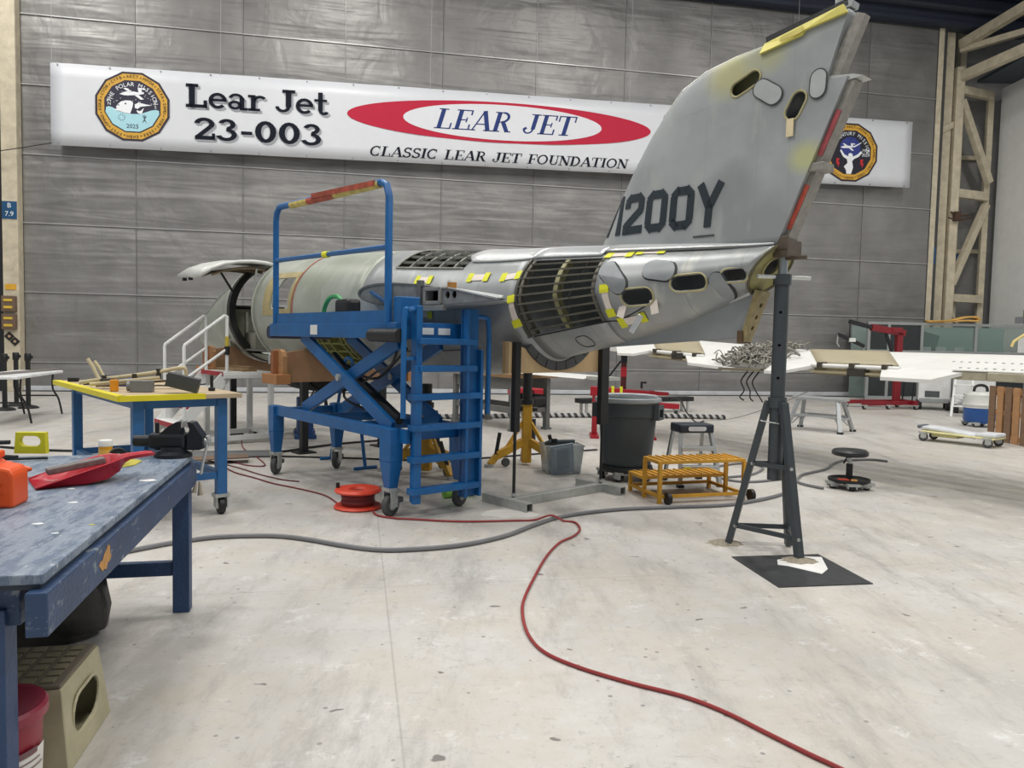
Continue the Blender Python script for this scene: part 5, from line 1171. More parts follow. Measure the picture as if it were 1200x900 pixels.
o = thing('stepladder', 'small white metal stepladder standing beside the white cart', 'stepladder', (10.72, 18.2, 0), R(-28))
for x in (-1, 1):
    obj('rail', MB().bar((.17*x, .1, .92), (.24*x, -.22, 0), .05, .035), WHT, o); obj('rear_rail', MB().bar((.17*x, .12, .9), (.22*x, .42, 0), .035, .03), WHT, o)
for z, y in ((.25, -.13), (.5, -.04), (.75, .05)): obj('tread', MB().box((0, y, z), (.4, .13, .035)), WHT, o, bev=.005)
obj('brace', MB().bar((-.2, -.1, .3), (.2, .3, .45), .025).bar((.2, -.1, .3), (-.2, .3, .45), .025), WHT, o)

o = thing('engine_hoist', 'dark red shop crane with black boom tip and load bar, by glass partition', 'hoist', (9.85, 20.2, 0), R(8))
HR = M('hoist_red', '#7d1622', .45, 0, .12)
obj('mast', MB().box((.3, 0, 1.05), (.16, .14, 1.9)), HR, o, bev=.01); obj('boom', MB().bar((.45, 0, 1.98), (-.5, 0, 2.12), .14, .17), HR, o, bev=.01)
obj('boom_tip', MB().bar((-.5, 0, 2.12), (-1.12, 0, 2.26), .1, .1), BLKM, o, bev=.006)
obj('ram', MB().cyl((.3, -.02, 1.0), (-.1, -.02, 2.0), .045), BLKM, o, smooth=True)
obj('head_plate', MB().box((.2, 0, 2.06), (.3, .18, .14)), HR, o, bev=.01)
obj('chain', MB().cyl((-1.1, 0, 2.24), (-1.1, 0, 1.85), .014, n=6), BLKM, o); obj('load_bar', MB().bar((-1.42, 0, 1.92), (-.68, 0, 1.62), .07, .09), BLKM, o, bev=.008)
for x in (-1.42, -.68): obj('load_hook', MB().tube([(x, 0, 1.9 if x < -1 else 1.62), (x-.02, 0, 1.7 if x < -1 else 1.45), (x+.04, 0, 1.6 if x < -1 else 1.38)], .02, 6), STL, o)
obj('load_box', MB().box((-1.05, -.05, 1.78), (.16, .06, .1)), WHT, o)
for y in (-.4, .4): obj('base_leg', MB().bar((.6, y*.5, .17), (-.9, y, .14), .1, .1), HR, o, bev=.01)
obj('base_cross', MB().bar((.6, -.4, .17), (.6, .4, .17), .12, .12), HR, o)
for x, y in ((-.85, -.4), (-.85, .4), (.6, -.38), (.6, .38), (-.15, -.35)): caster('caster', o, x, y, .055, .3, .12, False, BLK)
obj('push_handle', MB().tube([(.62, -.2, .2), (.7, -.2, 1.1), (.7, .2, 1.1), (.62, .2, .2)], .018, 6), BLKM, o)

# ------------------------------------------------------------ glazed partition with shelves behind it
GP = thing('glazed_partition', 'aluminium framed glass partition in front of the corner frames', 'partition', (10.8, 23.4, 0), R(3))
AF2 = M('frame_alu', '#9da1a2', .4, .4, .06); GLS = M('pane_glass', '#7d9691', .08, 0, .03, alpha=.3)
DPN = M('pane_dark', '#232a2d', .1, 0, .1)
xs = [0, .62, 1.66, 3.36, 5.0]
for x in xs: obj('mullion', MB().box((x, 0, 1.18), (.09, .09, 2.36)), AF2, GP, bev=.006)
for z, h in ((2.34, .08), (1.5, .06), (.06, .12), (.75, .06)): obj('rail', MB().box((2.5, 0, z), (5.09, .08, h)), AF2, GP, bev=.004)
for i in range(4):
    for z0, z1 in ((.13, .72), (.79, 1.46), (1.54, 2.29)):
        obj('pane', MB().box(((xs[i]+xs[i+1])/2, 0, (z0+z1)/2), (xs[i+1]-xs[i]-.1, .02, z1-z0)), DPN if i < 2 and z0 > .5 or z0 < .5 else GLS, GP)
obj('back_panel', MB().box((2.5, 1.05, 1.15), (5.0, .04, 2.25)), M('cabinet_teal', '#8a9a98', .5, 0, .1), GP)
obj('inner_shelf', MB().box((3.3, .55, 1.44), (3.3, .9, .04)), AF2, GP)
obj('sign_sheet', MB().box((4.85, -.03, 1.75), (.3, .01, .5)), WHT, GP)
o = thing('display_board', 'dark tilted display board with pale print behind the glass', 'display board', (12.75, 24.1, 1.46), R(3))
obj('board', MB().bar((-.5, 0, .56), (.55, 0, .3), .05, .5), M('board_dark', '#15171a', .4), o)
obj('backing', MB().box((0, .02, .05), (1.3, .05, .1)), M('board_dark', '#15171a', .4), o)
for k, (x, a) in enumerate(((11.95, 0), (12.35, .2), (12.8, -.1), (13.35, .1))):
    tag(obj('paper_stack', MB().box((x+.4, 23.72, 1.47+.09), (.3, .04, .18), a), M('paper_pale', '#c3c9cd', .6)), ('pale leaflet standing on glass partition shelf by the first mullion', 'white leaflet leaning on the partition shelf beside the display board', 'grey leaflet standing under the dark display board', 'small white card at the right foot of the display board')[k], 'leaflet')
o = thing('folded_strap', 'yellow foam strip folded over in a loop atop the glass partition', 'foam strip', (11.5, 23.42, 2.38), R(3))
pts = [(1.1, 0, .02), (1.8, 0, .03), (2.3, 0, .06), (2.6, 0, .06), (2.72, 0, .12), (2.6, 0, .22), (2.3, 0, .22), (1.95, 0, .14), (1.6, 0, .07), (1.1, 0, .06)]
pp = catmull([Vector(p) for p in pts], 5)
obj('strip', MB().sheet([[p+Vector((0,-.12,0)), p+Vector((0,.12,0))] for p in pp]), M('foam_yellow', '#d6a85a', .6, 0, .08), o, smooth=True, solid=.055)
tag(obj('hand_rail', MB().tube([(8.75,13.5,1.66), (8.78,13.5,1.75), (9.35,13.7,2.05), (9.9,13.9,2.3)], .025, 8), M('rail_yellow', '#d3c07a', .5), smooth=True), 'pale yellow bent handrail rising behind the white wing', 'handrail')
obj_hr = bpy.data.objects['hand_rail']

# ------------------------------------------------------------ detached white wing
WG = thing('detached_wing', 'long white aircraft wing lying flat on stands with bundle of wires on top', 'wing', (3.15, 10.5, 0), math.atan2(-.852, .523))
ZT = [(-.05, 1.25), (0, 1.26), (.4, 1.375), (.8, 1.45), (1.3, 1.545), (1.6, 1.53), (1.85, 1.45)]
def dih(t): return .05*max(0, -t)
def zw(t, c, e=0): return itp(ZT, c)+dih(t)+e
WHW = M('wing_white', '#dfe0dd', .35, 0, .05, 3); TAN = M('panel_tan', '#a39a80', .5, 0, .06, 6); DRK = M('wing_dark', '#37352f', .6, 0, .2)
rows = []
for t in span(-3.5, 5.2, 30):
    up = [(t, c, zw(t, c)) for c in (.4, .6, .8, 1.05, 1.3, 1.45, 1.6, 1.75, 1.85)]
    lo = [(t, c, z+dih(t)) for c, z in ((1.85, 1.44), (1.7, 1.38), (1.3, 1.32), (.8, 1.29), (.4, 1.27))]
    rows.append(up+lo+[up[0]])
mb = MB().sheet(rows); k = 14
mb.f.append(tuple(range(0, k))); mb.f.append(tuple(range(30*15, 30*15+k)))
obj('wing_skin', mb, WHW, WG, smooth=True, angle=40)
def slab(poly, e0, e1, mat, name, th=None):
    n = len(poly); vs = [(t, c, zw(t, c, e1)) for t, c in poly]+[(t, c, zw(t, c, e0)) for t, c in poly]
    return obj(name, MB().add(vs, [tuple(range(n)), tuple(range(2*n-1, n-1, -1))]+[(i, (i+1) % n, (i+1) % n+n, i+n) for i in range(n)]), mat, WG)
def sheet_on(t00, t01, t10, t11, c0, c1, e, mat, name):
    """panel between (t00..t01) at c0 and (t10..t11) at c1"""
    r_ = [[(t00+(t01-t00)*i/6+((t10+(t11-t10)*i/6)-(t00+(t01-t00)*i/6))*j/5, c0+(c1-c0)*j/5) for i in range(7)] for j in range(6)]
    return obj(name, MB().sheet([[(t, c, zw(t, c, e)) for t, c in q] for q in r_]), mat, WG, smooth=True, solid=.012)
sheet_on(.86, 1.98, .05, 1.27, .42, 1.32, .014, TAN, 'tan_panel'); sheet_on(-2.2, -1.12, -3.4, -2.17, .42, 1.32, .014, TAN, 'tan_panel')
for poly in ([(-1.05, 0), (-.32, 0), (-.4, .46), (-1.6, .46)], [(.36, .0), (.62, -.01), (.98, .46), (.2, .46)], [(2.02, 0), (2.6, 0), (2.85, .46), (1.75, .46)], [(-2.75, 0.05), (-2.4, .1), (-2.2, .46), (-3.3, .46)]):
    slab(poly, -.035, .004, WHW, 'flap')
for t0, t1 in ((.85, 2.05), (-2.25, -1.05)):
    obj('actuator_tube', MB().cyl((t0, .33, zw(t0, .36)-.01), (t1, .33, zw(t1, .36)-.01), .028, n=12), WHW, WG, smooth=True)
    obj('spar_web', MB().sheet([[(t, .395, 1.37+dih(t)), (t, .395, 1.24+dih(t))] for t in span(t0, t1, 4)]), TAN, WG, solid=.01)
    obj('lower_lip', MB().bar((t0, .36, 1.275+dih(t0)), (t1, .36, 1.275+dih(t1)), .12, .03), TAN, WG)
    for f_ in (.12, .5, .86):
        t = t0+(t1-t0)*f_; obj('hinge_bracket', MB().box((t, .34, zw(t, .36)), (.06, .14, .07)), M('bracket_dark', '#4d4840', .5, .3), WG, bev=.006)
    obj('fitting', MB().box((t0+.55*(t1-t0), .34, 1.29+dih(t0)), (.24, .12, .1)), DRK, WG, bev=.01)
# wiring loom lying over the centre section
mb = MB(); rnd = random.Random(3)
for k in range(150):
    t, c = rnd.uniform(-.55, .2), rnd.uniform(.12, 1.15); t -= (c-.4)*.25
    pts = []; a = rnd.uniform(0, 6.3)
    for j in range(5):
        pts.append((max(-1.1, min(.5, t)), max(.02, min(1.35, c)), zw(t, max(0, min(1.3, c)), rnd.uniform(.01, .13)))); a += rnd.uniform(-1.2, 1.2); t += .08*cos(a); c += .08*sin(a)
    mb.tube(pts, rnd.choice((.008, .012, .018)), 5, smooth=3)
o = obj('wire_bundle', mb, M('wire_mixed', '#7d7a72', .5, .2, .75, 18), WG, smooth=True); o['kind'] = 'stuff'
mb = MB()
for k in range(30):
    t, c = rnd.uniform(-.7, .2), rnd.uniform(.12, 1.2); t -= (c-.4)*.35
    mb.box((t, c, zw(t, c, .05)), (rnd.uniform(.03, .08), .03, .04), rnd.uniform(0, 3))
o = obj('loom_clamps', mb, M('clamp_mixed', '#8d8b85', .4, .5, .4, 25), WG); o['kind'] = 'stuff'
obj('loom_tray', MB().box((-.05, .1, 1.26), (.7, .3, .03)), M('tray_brown', '#77705f', .6), WG)
obj('junction_box', MB().box((-.27, .02, 1.25), (.16, .1, .06)), WHW, WG, bev=.008)
for k in range(3):
    x = .02+.1*k; obj('loose_wire', MB().tube([(x, .08, 1.24), (x-.06, .02, 1.1), (x+.02, .0, .98), (x+.08*(k-1), .03, .88), (x+.06*k, .02, .84)], .01, 6, smooth=4), BLK, WG, smooth=True)
# trailing edge boxes and slot rows towards the root
for t0, t1, w_ in ((2.66, 3.02, .0), (3.04, 3.5, .03), (3.52, 4.4, -.02)):
    obj('edge_box', MB().box(((t0+t1)/2, .36-w_, 1.315), (t1-t0, .1, .09)), M('edge_tan', '#a8a28d', .5, 0, .2, 10), WG, bev=.01)
    obj('edge_cap', MB().box(((t0+t1)/2, .38, 1.37), (t1-t0, .16, .015)), WHW, WG, bev=.004)
for c, a, b in ((.82, 2.4, 5), (.5, 2.65, 5)):
    mb = MB(); t = a
    while t < b: mb.box((t, c, zw(t, c, .002)), (.02, .04, .006)); t += .09
    o = obj('slot_row', mb, M('slot_grey', '#8d8d88', .5), WG); o['kind'] = 'stuff'
obj('slat_rod', MB().tube([(.3, .2, 1.22), (.1, .0, 1.18), (-.1, -.1, 1.05)], .012, 6), WHW, WG) if False else None
o = thing('trestle', 'grey steel trestle holding up the inboard end of the white wing', 'trestle', (3.15+.523*4.7+.852*1.0, 10.5-.852*4.7+.523*1.0, 0), math.atan2(-.852, .523))
obj('beam', MB().box((0, 0, 1.24), (.12, 1.5, .1)), STL, o)
for y in (-.6, .6):
    for x in (-.3, .3): obj('leg', MB().bar((x*.15, y, 1.2), (x, y, 0), .05, .05), STL, o)

# ------------------------------------------------------------ grey bench behind the jack, white flap on it
o = thing('steel_workbench', 'grey steel workbench with wooden top and lower shelf behind the yellow jack', 'workbench', (.63, 13.79, 0), math.atan2(1.6, -1.2)+pi)
GB = M('bench_grey', '#6d6f6e', .5, .2, .1)
for x, y in ((0, 0), (-1.85, 0), (0, -.75), (-1.85, -.75)):
    obj('leg', MB().box((x, y, .46), (.1, .08, .92)), GB, o); obj('foot', MB().box((x, y, .02), (.16, .12, .04)), GB, o)
obj('top', MB().box((-.93, -.37, .97), (2.2, 1.0, .07)), M('bench_wood', '#8d6f4e', .6, 0, .12, 4), o, bev=.008)
for y in (0, -.75): obj('apron', MB().box((-.93, y, .83), (1.85, .04, .2)), GB, o)
for y in (0, -.75): obj('shelf_rail', MB().box((-.93, y, .36), (1.85, .05, .1)), GB, o)
for x in (0, -1.85): obj('end_rail', MB().box((x, -.37, .36), (.05, .75, .08)), GB, o)
tag(obj('green_block', MB().box((-.35, 13.75, 1.06), (.1, .08, .11)), M('block_green', '#8f9d3c', .6)), 'small green block on the steel workbench top', 'block')
o = thing('wing_flap', 'long thin white flap panel resting on the steel workbench', 'flap', (.44, 13.2, 1.0), math.atan2(-2.6, 1.68))
mb = MB(); rows = []
for x in span(-1.55, 1.55, 8): rows.append([(x, -.22, .02), (x, -.05, .05), (x, .12, .07), (x, .22, .04), (x, .12, .012), (x, -.05, .008), (x, -.22, .02)])
obj('skin', mb.sheet(rows), WHW, o, smooth=True, angle=50)
obj('end_rib', MB().box((1.75, .0, .04), (.45, .3, .05)), M('rib_pale', '#a9aba5', .5), o)
o = thing('tool_case', 'rounded black case on the lower shelf of the steel workbench', 'case', (.3, 13.85, .41), math.atan2(1.6, -1.2)+pi)
obj('body', MB().box((0, .05, .11), (.6, .4, .22)), BLK, o, bev=.08); obj('handle', MB().tube([(-.1, .05, .2), (-.08, .05, .27), (.08, .05, .27), (.1, .05, .2)], .015, 6), BLK, o)
o = thing('red_creeper_board', 'red flat dolly with small wheels behind the steel workbench', 'dolly', (.33, 16.9, 0), R(10))
obj('deck', MB().box((0, 0, .47), (.8, .4, .15)), REDP, o, bev=.02)
for x in (-.35, .35):
    obj('leg', MB().box((x, 0, .26), (.06, .3, .3)), BLKM, o); caster('caster', o, x, -.1, .05, 0, .12, False, BLK)
tag(obj('foam_roll', MB().cyl((-.66, 7.62, .06), (-.36, 7.8, .06), .058, n=20), M('foam_green', '#86c04d', .7), smooth=True), 'bright green foam roller on the floor behind the lift caster', 'roller')

# ------------------------------------------------------------ wooden cradles under the cabin (built along the fuselage axis)
def wood_cradle(s, label):
    t = thing('wooden_cradle', label, 'cradle', AC.location, AC.rotation_euler.z, 'wooden fuselage cradles')
    zt, zb, hw = prof(s); zc, hz = (zt+zb)/2, (zt-zb)/2
    arc_ = []
    for a in span(-48, 48, 14): arc_.append(((hw+.015)*sin(R(a)), zc-(hz+.015)*cos(R(a))))
    poly = [(-.95, .97), (.95, .97), (.95, 1.36)]+[p for p in arc_[::-1]]+[(-.95, 1.36)]
    obj('plywood_rib', MB().prism(poly, s-.03, s+.03, lambda y, z, h: (h, y, z)), M('ply_orange', '#a68262', .6, 0, .12, 4), t)
    for sg in (-1, 1):
        rr = [(-.17, 1.08), (.17, 1.08), (.17, 1.32), (.14, 1.38), (.08, 1.41), (-.08, 1.41), (-.14, 1.38), (-.17, 1.32)]
        ck = obj('end_cheek', MB().prism([(s+x, z) for x, z in rr], sg*.95, sg*.95+sg*.06, fy), WOOD, t)
        if sg < 0:
            obj('cheek_rib', MB().box((s, -1.04, 1.24), (.07, .08, .3)), M('wood_red', '#96603c', .6, 0, .12), ck)
            obj('bolt_plate', MB().prism(stadium(s-.06, 1.28, .14, .05, pi/2), -1.09, -1.02, fy), STL, ck)
        obj('ledge', MB().box((s, sg*1.02, 1.02), (.44, .2, .13)), M('ledge_wood', '#a8764a', .6, 0, .15, 5), t, bev=.006)
        obj('post', MB().box((s, sg*.62, .485), (.09, .09, .97)), BLKM, t); obj('foot', MB().box((s, sg*.62, .01), (.25, .25, .02)), BLKM, t)
    return t
wood_cradle(2.0, 'wooden cradle with rounded cheeks under the cabin, behind the blue lift')
wood_cradle(-.42, 'wooden cradle with rounded cheeks under the nose, beside white steps')
# ------------------------------------------------------------ white boarding steps
ST = thing('boarding_steps', 'white boarding steps with red edged treads and tube handrails at cabin door', 'steps', AC.location, AC.rotation_euler.z)
REDT = M('tread_red', '#a3202e', .5)
obj('platform', MB().box((.28, -.83, 1.03), (.86, .78, .04)), WHT, ST, bev=.006)
obj('platform_edge', MB().box((.28, -1.225, 1.025), (.86, .012, .06)), REDT, ST); obj('platform_box', MB().box((.69, -.83, .99), (.05, .76, .07)), WHT, ST, bev=.008)
for k, (z, l) in enumerate(((.81, 1.32), (.57, 1.54), (.33, 1.77))):
    obj('tread', MB().box((.28, -l, z), (.78, .25, .03)), WHT, ST, bev=.004); obj('tread_edge', MB().box((.28, -l-.128, z-.015), (.78, .012, .065)), REDT, ST)
for s in (-.12, .68):
    obj('stringer', MB().bar((s, -1.16, 1.0), (s, -1.95, .14), .03, .16), WHT, ST)
    obj('handrail', MB().tube([(s, -1.75, 0), (s, -1.75, 1.4), (s, -1.74, 1.43), (s, -1.18, 1.86), (s, -1.15, 1.85), (s, -1.15, 1.04)], .024, 8), WHT, ST, smooth=True)
    obj('mid_handrail', MB().tube([(s, -1.75, .95), (s, -1.15, 1.38)], .02, 8), WHT, ST, smooth=True)
obj('tape_band', MB().cyl((.68, -1.15, 1.4), (.68, -1.15, 1.56), .028), M('band_yellow', '#bda93c', .6), ST); obj('tape_band', MB().cyl((.68, -1.15, 1.3), (.68, -1.15, 1.42), .036), BLK, ST)
for s in (-.1, .66):
    for l in (.48, 1.15): obj('leg', MB().box((s, -l, .55), (.07, .07, .92)), WHT, ST)
    obj('base_rail', MB().bar((s, -.4, .09), (s, -1.75, .09), .06, .07), WHT, ST)
    for l in (.45, 1.7): caster('caster', ST, s+.06, -l, .05, .5, .11, False, BLK)
obj('cross_rail', MB().bar((-.1, -.48, .12), (.66, -.48, .12), .05), WHT, ST)
tag(obj('loose_board', MB().box((.28, -.85, 1.07), (.8, .22, .04), .1).box((.3, -.78, 1.105), (.7, .1, .03), .05), M('board_brown', '#8f7657', .65, 0, .15, 5)), 'brown loose boards lying on the boarding step platform', 'board')
lb = bpy.data.objects['loose_board']; lb.location = AC.location; lb.rotation_euler = AC.rotation_euler
o = thing('support_sling', 'black fabric sling hanging in a curve below the cabin floor', 'sling', AC.location, AC.rotation_euler.z)
obj('fabric', MB().sheet([[(s, .5*sin(R(a)), 1.14-.36*cos(R(a))) for a in span(-88, 88, 14)] for s in (.85, 1.2, 1.75)]), M('sling_black', '#17181a', .7), o, smooth=True, solid=.02)
obj('end_web', MB().prism([(.5*sin(R(a)), 1.14-.36*cos(R(a))) for a in span(-88, 88, 14)], 1.72, 1.75, lambda y, z, h: (h, y, z)), M('sling_black', '#17181a', .7), o)
for k, (s, l) in enumerate(((.1, .35), (.62, .1))):
    o = thing('hydraulic_unit', ('blue bottle jack with hose beneath the nose, by the white steps', 'blue bottle jack with black hose under the cabin floor')[k], 'jack', AC.matrix_basis @ Vector((s, l, 0)), R(20))
    obj('tank', MB().box((0, 0, .3), (.24, .2, .6)), M('unit_blue', '#24487e', .5), o, bev=.02); obj('base', MB().box((0, 0, .03), (.32, .28, .06)), M('unit_blue', '#24487e'), o)
    obj('hose', MB().tube([(.1, 0, .6), (.2, 0, .75), (.32, 0, .6), (.33, 0, .3)], .015, 6, smooth=4), BLK, o, smooth=True)

# ------------------------------------------------------------ rolling blue table with yellow edge
RT = thing('rolling_table', 'blue framed rolling table with plywood top edged in yellow tape', 'table', (-3.13, 6.10, 0), R(41.3))
obj('top', MB().box((.5, 1.22, 1.06), (1.0, 2.44, .04)), M('ply_pale', '#b3a184', .6, 0, .1, 4), RT, bev=.004)
ye = M('edge_yellow', '#d9cc1f', .5, 0, .06)
obj('edge_tape', MB().box((-.005, 1.22, 1.062), (.014, 2.44, .045)), ye, RT); obj('edge_tape', MB().box((.34, -.005, 1.062), (.68, .014, .045)), ye, RT)
obj('edge_tape', MB().box((.03, 1.22, 1.082), (.06, 2.44, .004)), ye, RT); obj('edge_tape', MB().box((.34, .04, 1.082), (.68, .05, .004)), ye, RT)
for x in (.17, .86):
    for y in (.13, 2.25):
        obj('leg', MB().box((x, y, .6), (.085, .085, .86)), BLUE2, RT, bev=.004); caster('caster', RT, x, y, .075, 1.5, .185, False, BLK)
for y in (.13, 2.25): obj('end_rail', MB().box((.515, y, 1.0), (.7, .05, .07)), BLUE2, RT); obj('lower_rail', MB().box((.515, y, .35), (.7, .05, .06)), BLUE2, RT)
for x in (.17, .86): obj('side_rail', MB().box((x, 1.19, 1.0), (.05, 2.1, .07)), BLUE2, RT); obj('lower_side_rail', MB().box((x, 1.19, .35), (.05, 2.1, .06)), BLUE2, RT)
def on_table(x, y, z=1.082): return RT.matrix_basis @ Vector((x, y, z))
CRM = M('tube_cream', '#b9ae8d', .5, 0, .15)
o = thing('tube_frame', 'cream painted bent tube frame with levers lying on the yellow edged table', 'tube frame', on_table(.42, .85), R(16))
obj('long_tube', MB().tube([(-.75, .1, .06), (-.5, .05, .1), (.1, .0, .18), (.42, .0, .24), (.5, .0, .22), (.48, .02, .1), (.3, .05, .05)], .022, 8, smooth=4), CRM, o, smooth=True)
obj('long_tube', MB().tube([(-.6, -.05, .05), (-.2, -.05, .09), (.2, -.03, .13)], .02, 8), CRM, o, smooth=True)
obj('lever', MB().tube([(-.5, .05, .06), (-.6, .1, .25), (-.66, .12, .33)], .022, 8), CRM, o, smooth=True); obj('lever', MB().tube([(-.44, .1, .06), (-.55, .18, .24), (-.6, .2, .3)], .02, 8), CRM, o, smooth=True)
for x, z in ((-.45, .08), (-.1, .1), (.18, .16), (.3, .1)): obj('clamp', MB().cyl((x, 0, z-.05), (x, 0, z+.07), .03, n=10), M('clamp_dark', '#3d3a34', .5, .3), o)
obj('cross_rod', MB().cyl((-.5, -.2, .04), (.3, .1, .09), .014, n=8), M('rod_brown', '#6b5c46', .5, .3), o)
obj('knuckle', MB().box((-.42, 0, .07), (.14, .1, .1)), M('clamp_dark', '#3d3a34', .5, .3), o, bev=.02)
o.scale = (.72, .72, .8)
for nm, lb, x, y, mb, m_, cat in (
  ('amber_bottle', 'small amber plastic bottle on the yellow edged table', .12, .62, MB().cyl((0,0,0), (0,0,.1), .035), M('amber', '#d98e1e', .3), 'bottle'),
  ('gear_motor', 'small grey gear motor on table near its yellow front edge', .3, .45, MB().box((0,0,.05), (.18, .1, .1)).cyl((-.12,0,.05), (-.06,0,.05), .045), M('motor_grey', '#7d7f80', .45, .4), 'motor'),
  ('actuator_block', 'dark grey actuator block tilted on the table front edge', .55, .16, MB().box((0,0,.093), (.26, .12, .12), M=Matrix.Rotation(.25, 3, 'Y')), M('actuator_dark', '#46484a', .5, .3), 'actuator'),
  ('valve_fitting', 'small black upright fitting on bare plywood end of the table', .86, .35, MB().cyl((0,0,0), (0,0,.14), .014).cyl((0,0,.0), (0,0,.03), .03), BLKM, 'fitting'),
  ('pin_tool', 'short dark tool lying near back of the table', .75, .9, MB().cyl((-.06,0,.02), (.08,.05,.02), .018), BLKM, 'tool'),
  ('pin_tool', 'black clip lying at the far left corner of yellow edged table', .12, 2.15, MB().box((0,0,.02), (.1, .05, .04)), BLKM, 'tool'),
  ('cable_scrap', 'thin black cable scrap crossing the table plywood', .62, .75, MB().tube([(-.3,-.1,.01), (-.1,0,.03), (.1,.02,.02), (.3,.1,.04)], .008, 6, smooth=3), BLK, 'cable'),
  ('blue_cap', 'blue rag bundle behind the cream tubes on table', .38, 1.3, MB().lathe([(0, .1), (.06, .08), (.09, .03), (.08, 0)], (0,0,0), 12), M('rag_blue', '#4b5f9c', .7), 'rag'),
  ('washer_tray', 'small dark washers tray at left edge of the table', .14, 1.6, MB().box((0,0,.015), (.09, .06, .03)), BLKM, 'tray')):
    q = tag(obj(nm, mb, m_, smooth=True, bev=.004), lb, cat); q.location = on_table(x, y); q.rotation_euler = (0, 0, R(15))
for k, (p, q, lb) in enumerate((((-5.5, 9.5), (-3.2, 10.2), 'flat steel sheet lying on floor under the yellow edged table'), ((-4.6, 9.1), (-3.3, 9.6), 'bent brown board lying on floor behind table leg'))):
    tag(obj('floor_sheet', MB().bar((p[0], p[1], .02+.02*k), (q[0], q[1], .02+.05*k), .5-.2*k, .015), (M('sheet_grey', '#7f8285', .4, .4), M('board_brown2', '#6e5a4a', .6))[k]), lb, 'sheet')

# ------------------------------------------------------------ left: folding table, pole, stanchions
o = thing('folding_table', 'white folding table with dark bent tube legs by the left column', 'folding table', (-8.72, 14.9, 0), R(14.5))
obj('top', MB().box((-.4, -1.2, .8), (.8, 2.4, .05)), M('table_white', '#d9dcde', .45), o, bev=.015)
for y in (-.35, -2.0):
    for x, b_ in ((-.08, .12), (-.72, .12)):
        obj('leg_frame', MB().tube([(x, y, .78), (x, y-.02, .5), (x+b_*.6, y+.06, .3), (x+b_, y+.1, .0)], .018, 8, smooth=4), BLKM, o, smooth=True)
    obj('leg_bar', MB().cyl((-.68, y+.02, .36), (-.04, y+.02, .36), .014), BLKM, o)
tag(obj('aluminium_strip', MB().bar((-8.85, 14.9, .845), (-8.6, 12.3, .845), .1, .035), M('strip_brownish', '#8c8480', .4, .3)), 'long brownish metal strip lying along the white folding table', 'metal strip')
base_st = None
for k, (x, y) in enumerate(((-10.0, 15.1), (-10.35, 16.0), (-9.85, 15.6))):
    t = thing('stanchion_post', ('black belt stanchion post standing behind the white folding table, nearest its edge', 'black belt stanchion post standing between two others near the left column', 'black belt stanchion post standing closest to the hangar door wall')[k], 'stanchion', (x, y, 0), 0, 'black belt stanchions')
    obj('base', MB().lathe([(0, 0), (.19, 0), (.19, .02), (.14, .05), (.04, .07), (0, .07)], (0,0,0), 24), BLK, t, smooth=True); obj('pole', MB().cyl((0,0,.05), (0,0,.98), .045, n=16), BLK, t, smooth=True)
    obj('belt_head', MB().lathe([(0, 1.12), (.05, 1.12), (.062, 1.1), (.062, .98), (.045, .95)], (0,0,0), 18), BLK, t, smooth=True); obj('belt_clip', MB().box((.07, 0, 1.04), (.04, .05, .06)), BLKM, t)

# ------------------------------------------------------------ foreground workbench
DAB_W = M('dab_white', '#d9dbdc', .6); DAB_Y = M('dab_yellow', '#b9b43c', .6)
DABS = [(-.064, -1.705, .016, DAB_Y), (-.148, -1.817, .02, DAB_W), (-.252, -1.667, .03, DAB_W), (-.07, -.83, .06, DAB_W), (-.35, -1.0, .025, DAB_W), (-.25, -1.3, .03, DAB_W), (-.5, -1.5, .02, DAB_W)]
WB = thing('wooden_workbench', 'worn dark blue wooden workbench with paint-scuffed top in the foreground', 'workbench', (-1.82, 4.42, 0), R(12.7))
BT = worn('bench_top', '#5b6b81', '#7d8a9a', .45, 6, .42, bump=.2, stretch=(3.2, .8, 1))
layer(BT, 5, .5, .7, '#97a2af', (2, .7, 1)); layer(BT, 9, .54, .62, '#46556a', (3, .6, 1)); layer(BT, 16, .6, .66, '#c3c9ce', (2, .5, 1)); layer(BT, 22, .62, .66, '#2f3947', (1, 2.5, 1))
BS = worn('bench_side', '#2a4163', '#7f8b96', .60, 8, .5, bump=.2); layer(BS, 11, .58, .64, '#8a939a', (1, .7, 2)); layer(BS, 7, .6, .66, '#1d2d47')
BD = worn('bench_leg', '#2b456b', '#54657c', .72, 5, .5)
obj('top_board', MB().box((-.645, -1.15, .885), (1.25, 2.31, .03)), BT, WB, bev=.004)
obj('underlayer', MB().box((-.645, -1.15, .862), (1.23, 2.29, .018)), M('ply_dark', '#39434f', .7, 0, .25, 14), WB)
ap = obj('apron', MB().box((-.03, -1.165, .79), (.06, 2.34, .13)), BS, WB, bev=.005)
ap2 = obj('apron', MB().box((-.62, -.03, .79), (1.16, .05, .13)), BS, WB, bev=.005); obj('apron', MB().box((-.66, -2.2, .79), (1.1, .05, .13)), BS, WB, bev=.005)
obj('bare_patch', MB().prism([(-1.86, .79), (-1.84, .802), (-1.82, .798), (-1.80, .815), (-1.77, .825), (-1.755, .838), (-1.735, .83), (-1.73, .80), (-1.715, .79), (-1.735, .775), (-1.76, .775), (-1.78, .755), (-1.80, .765), (-1.825, .762), (-1.84, .775)], .0005, .002, lambda y, z, h: (h, y, z)), M('bare_wood', '#b98a4e', .7, 0, .2, 30), ap)
for x, y in ((-.07, -.05), (-1.15, -.05), (-.19, -2.2), (-1.15, -2.2)): obj('leg', MB().box((x, y, .39), (.09, .09, .78)), BD, WB, bev=.004)
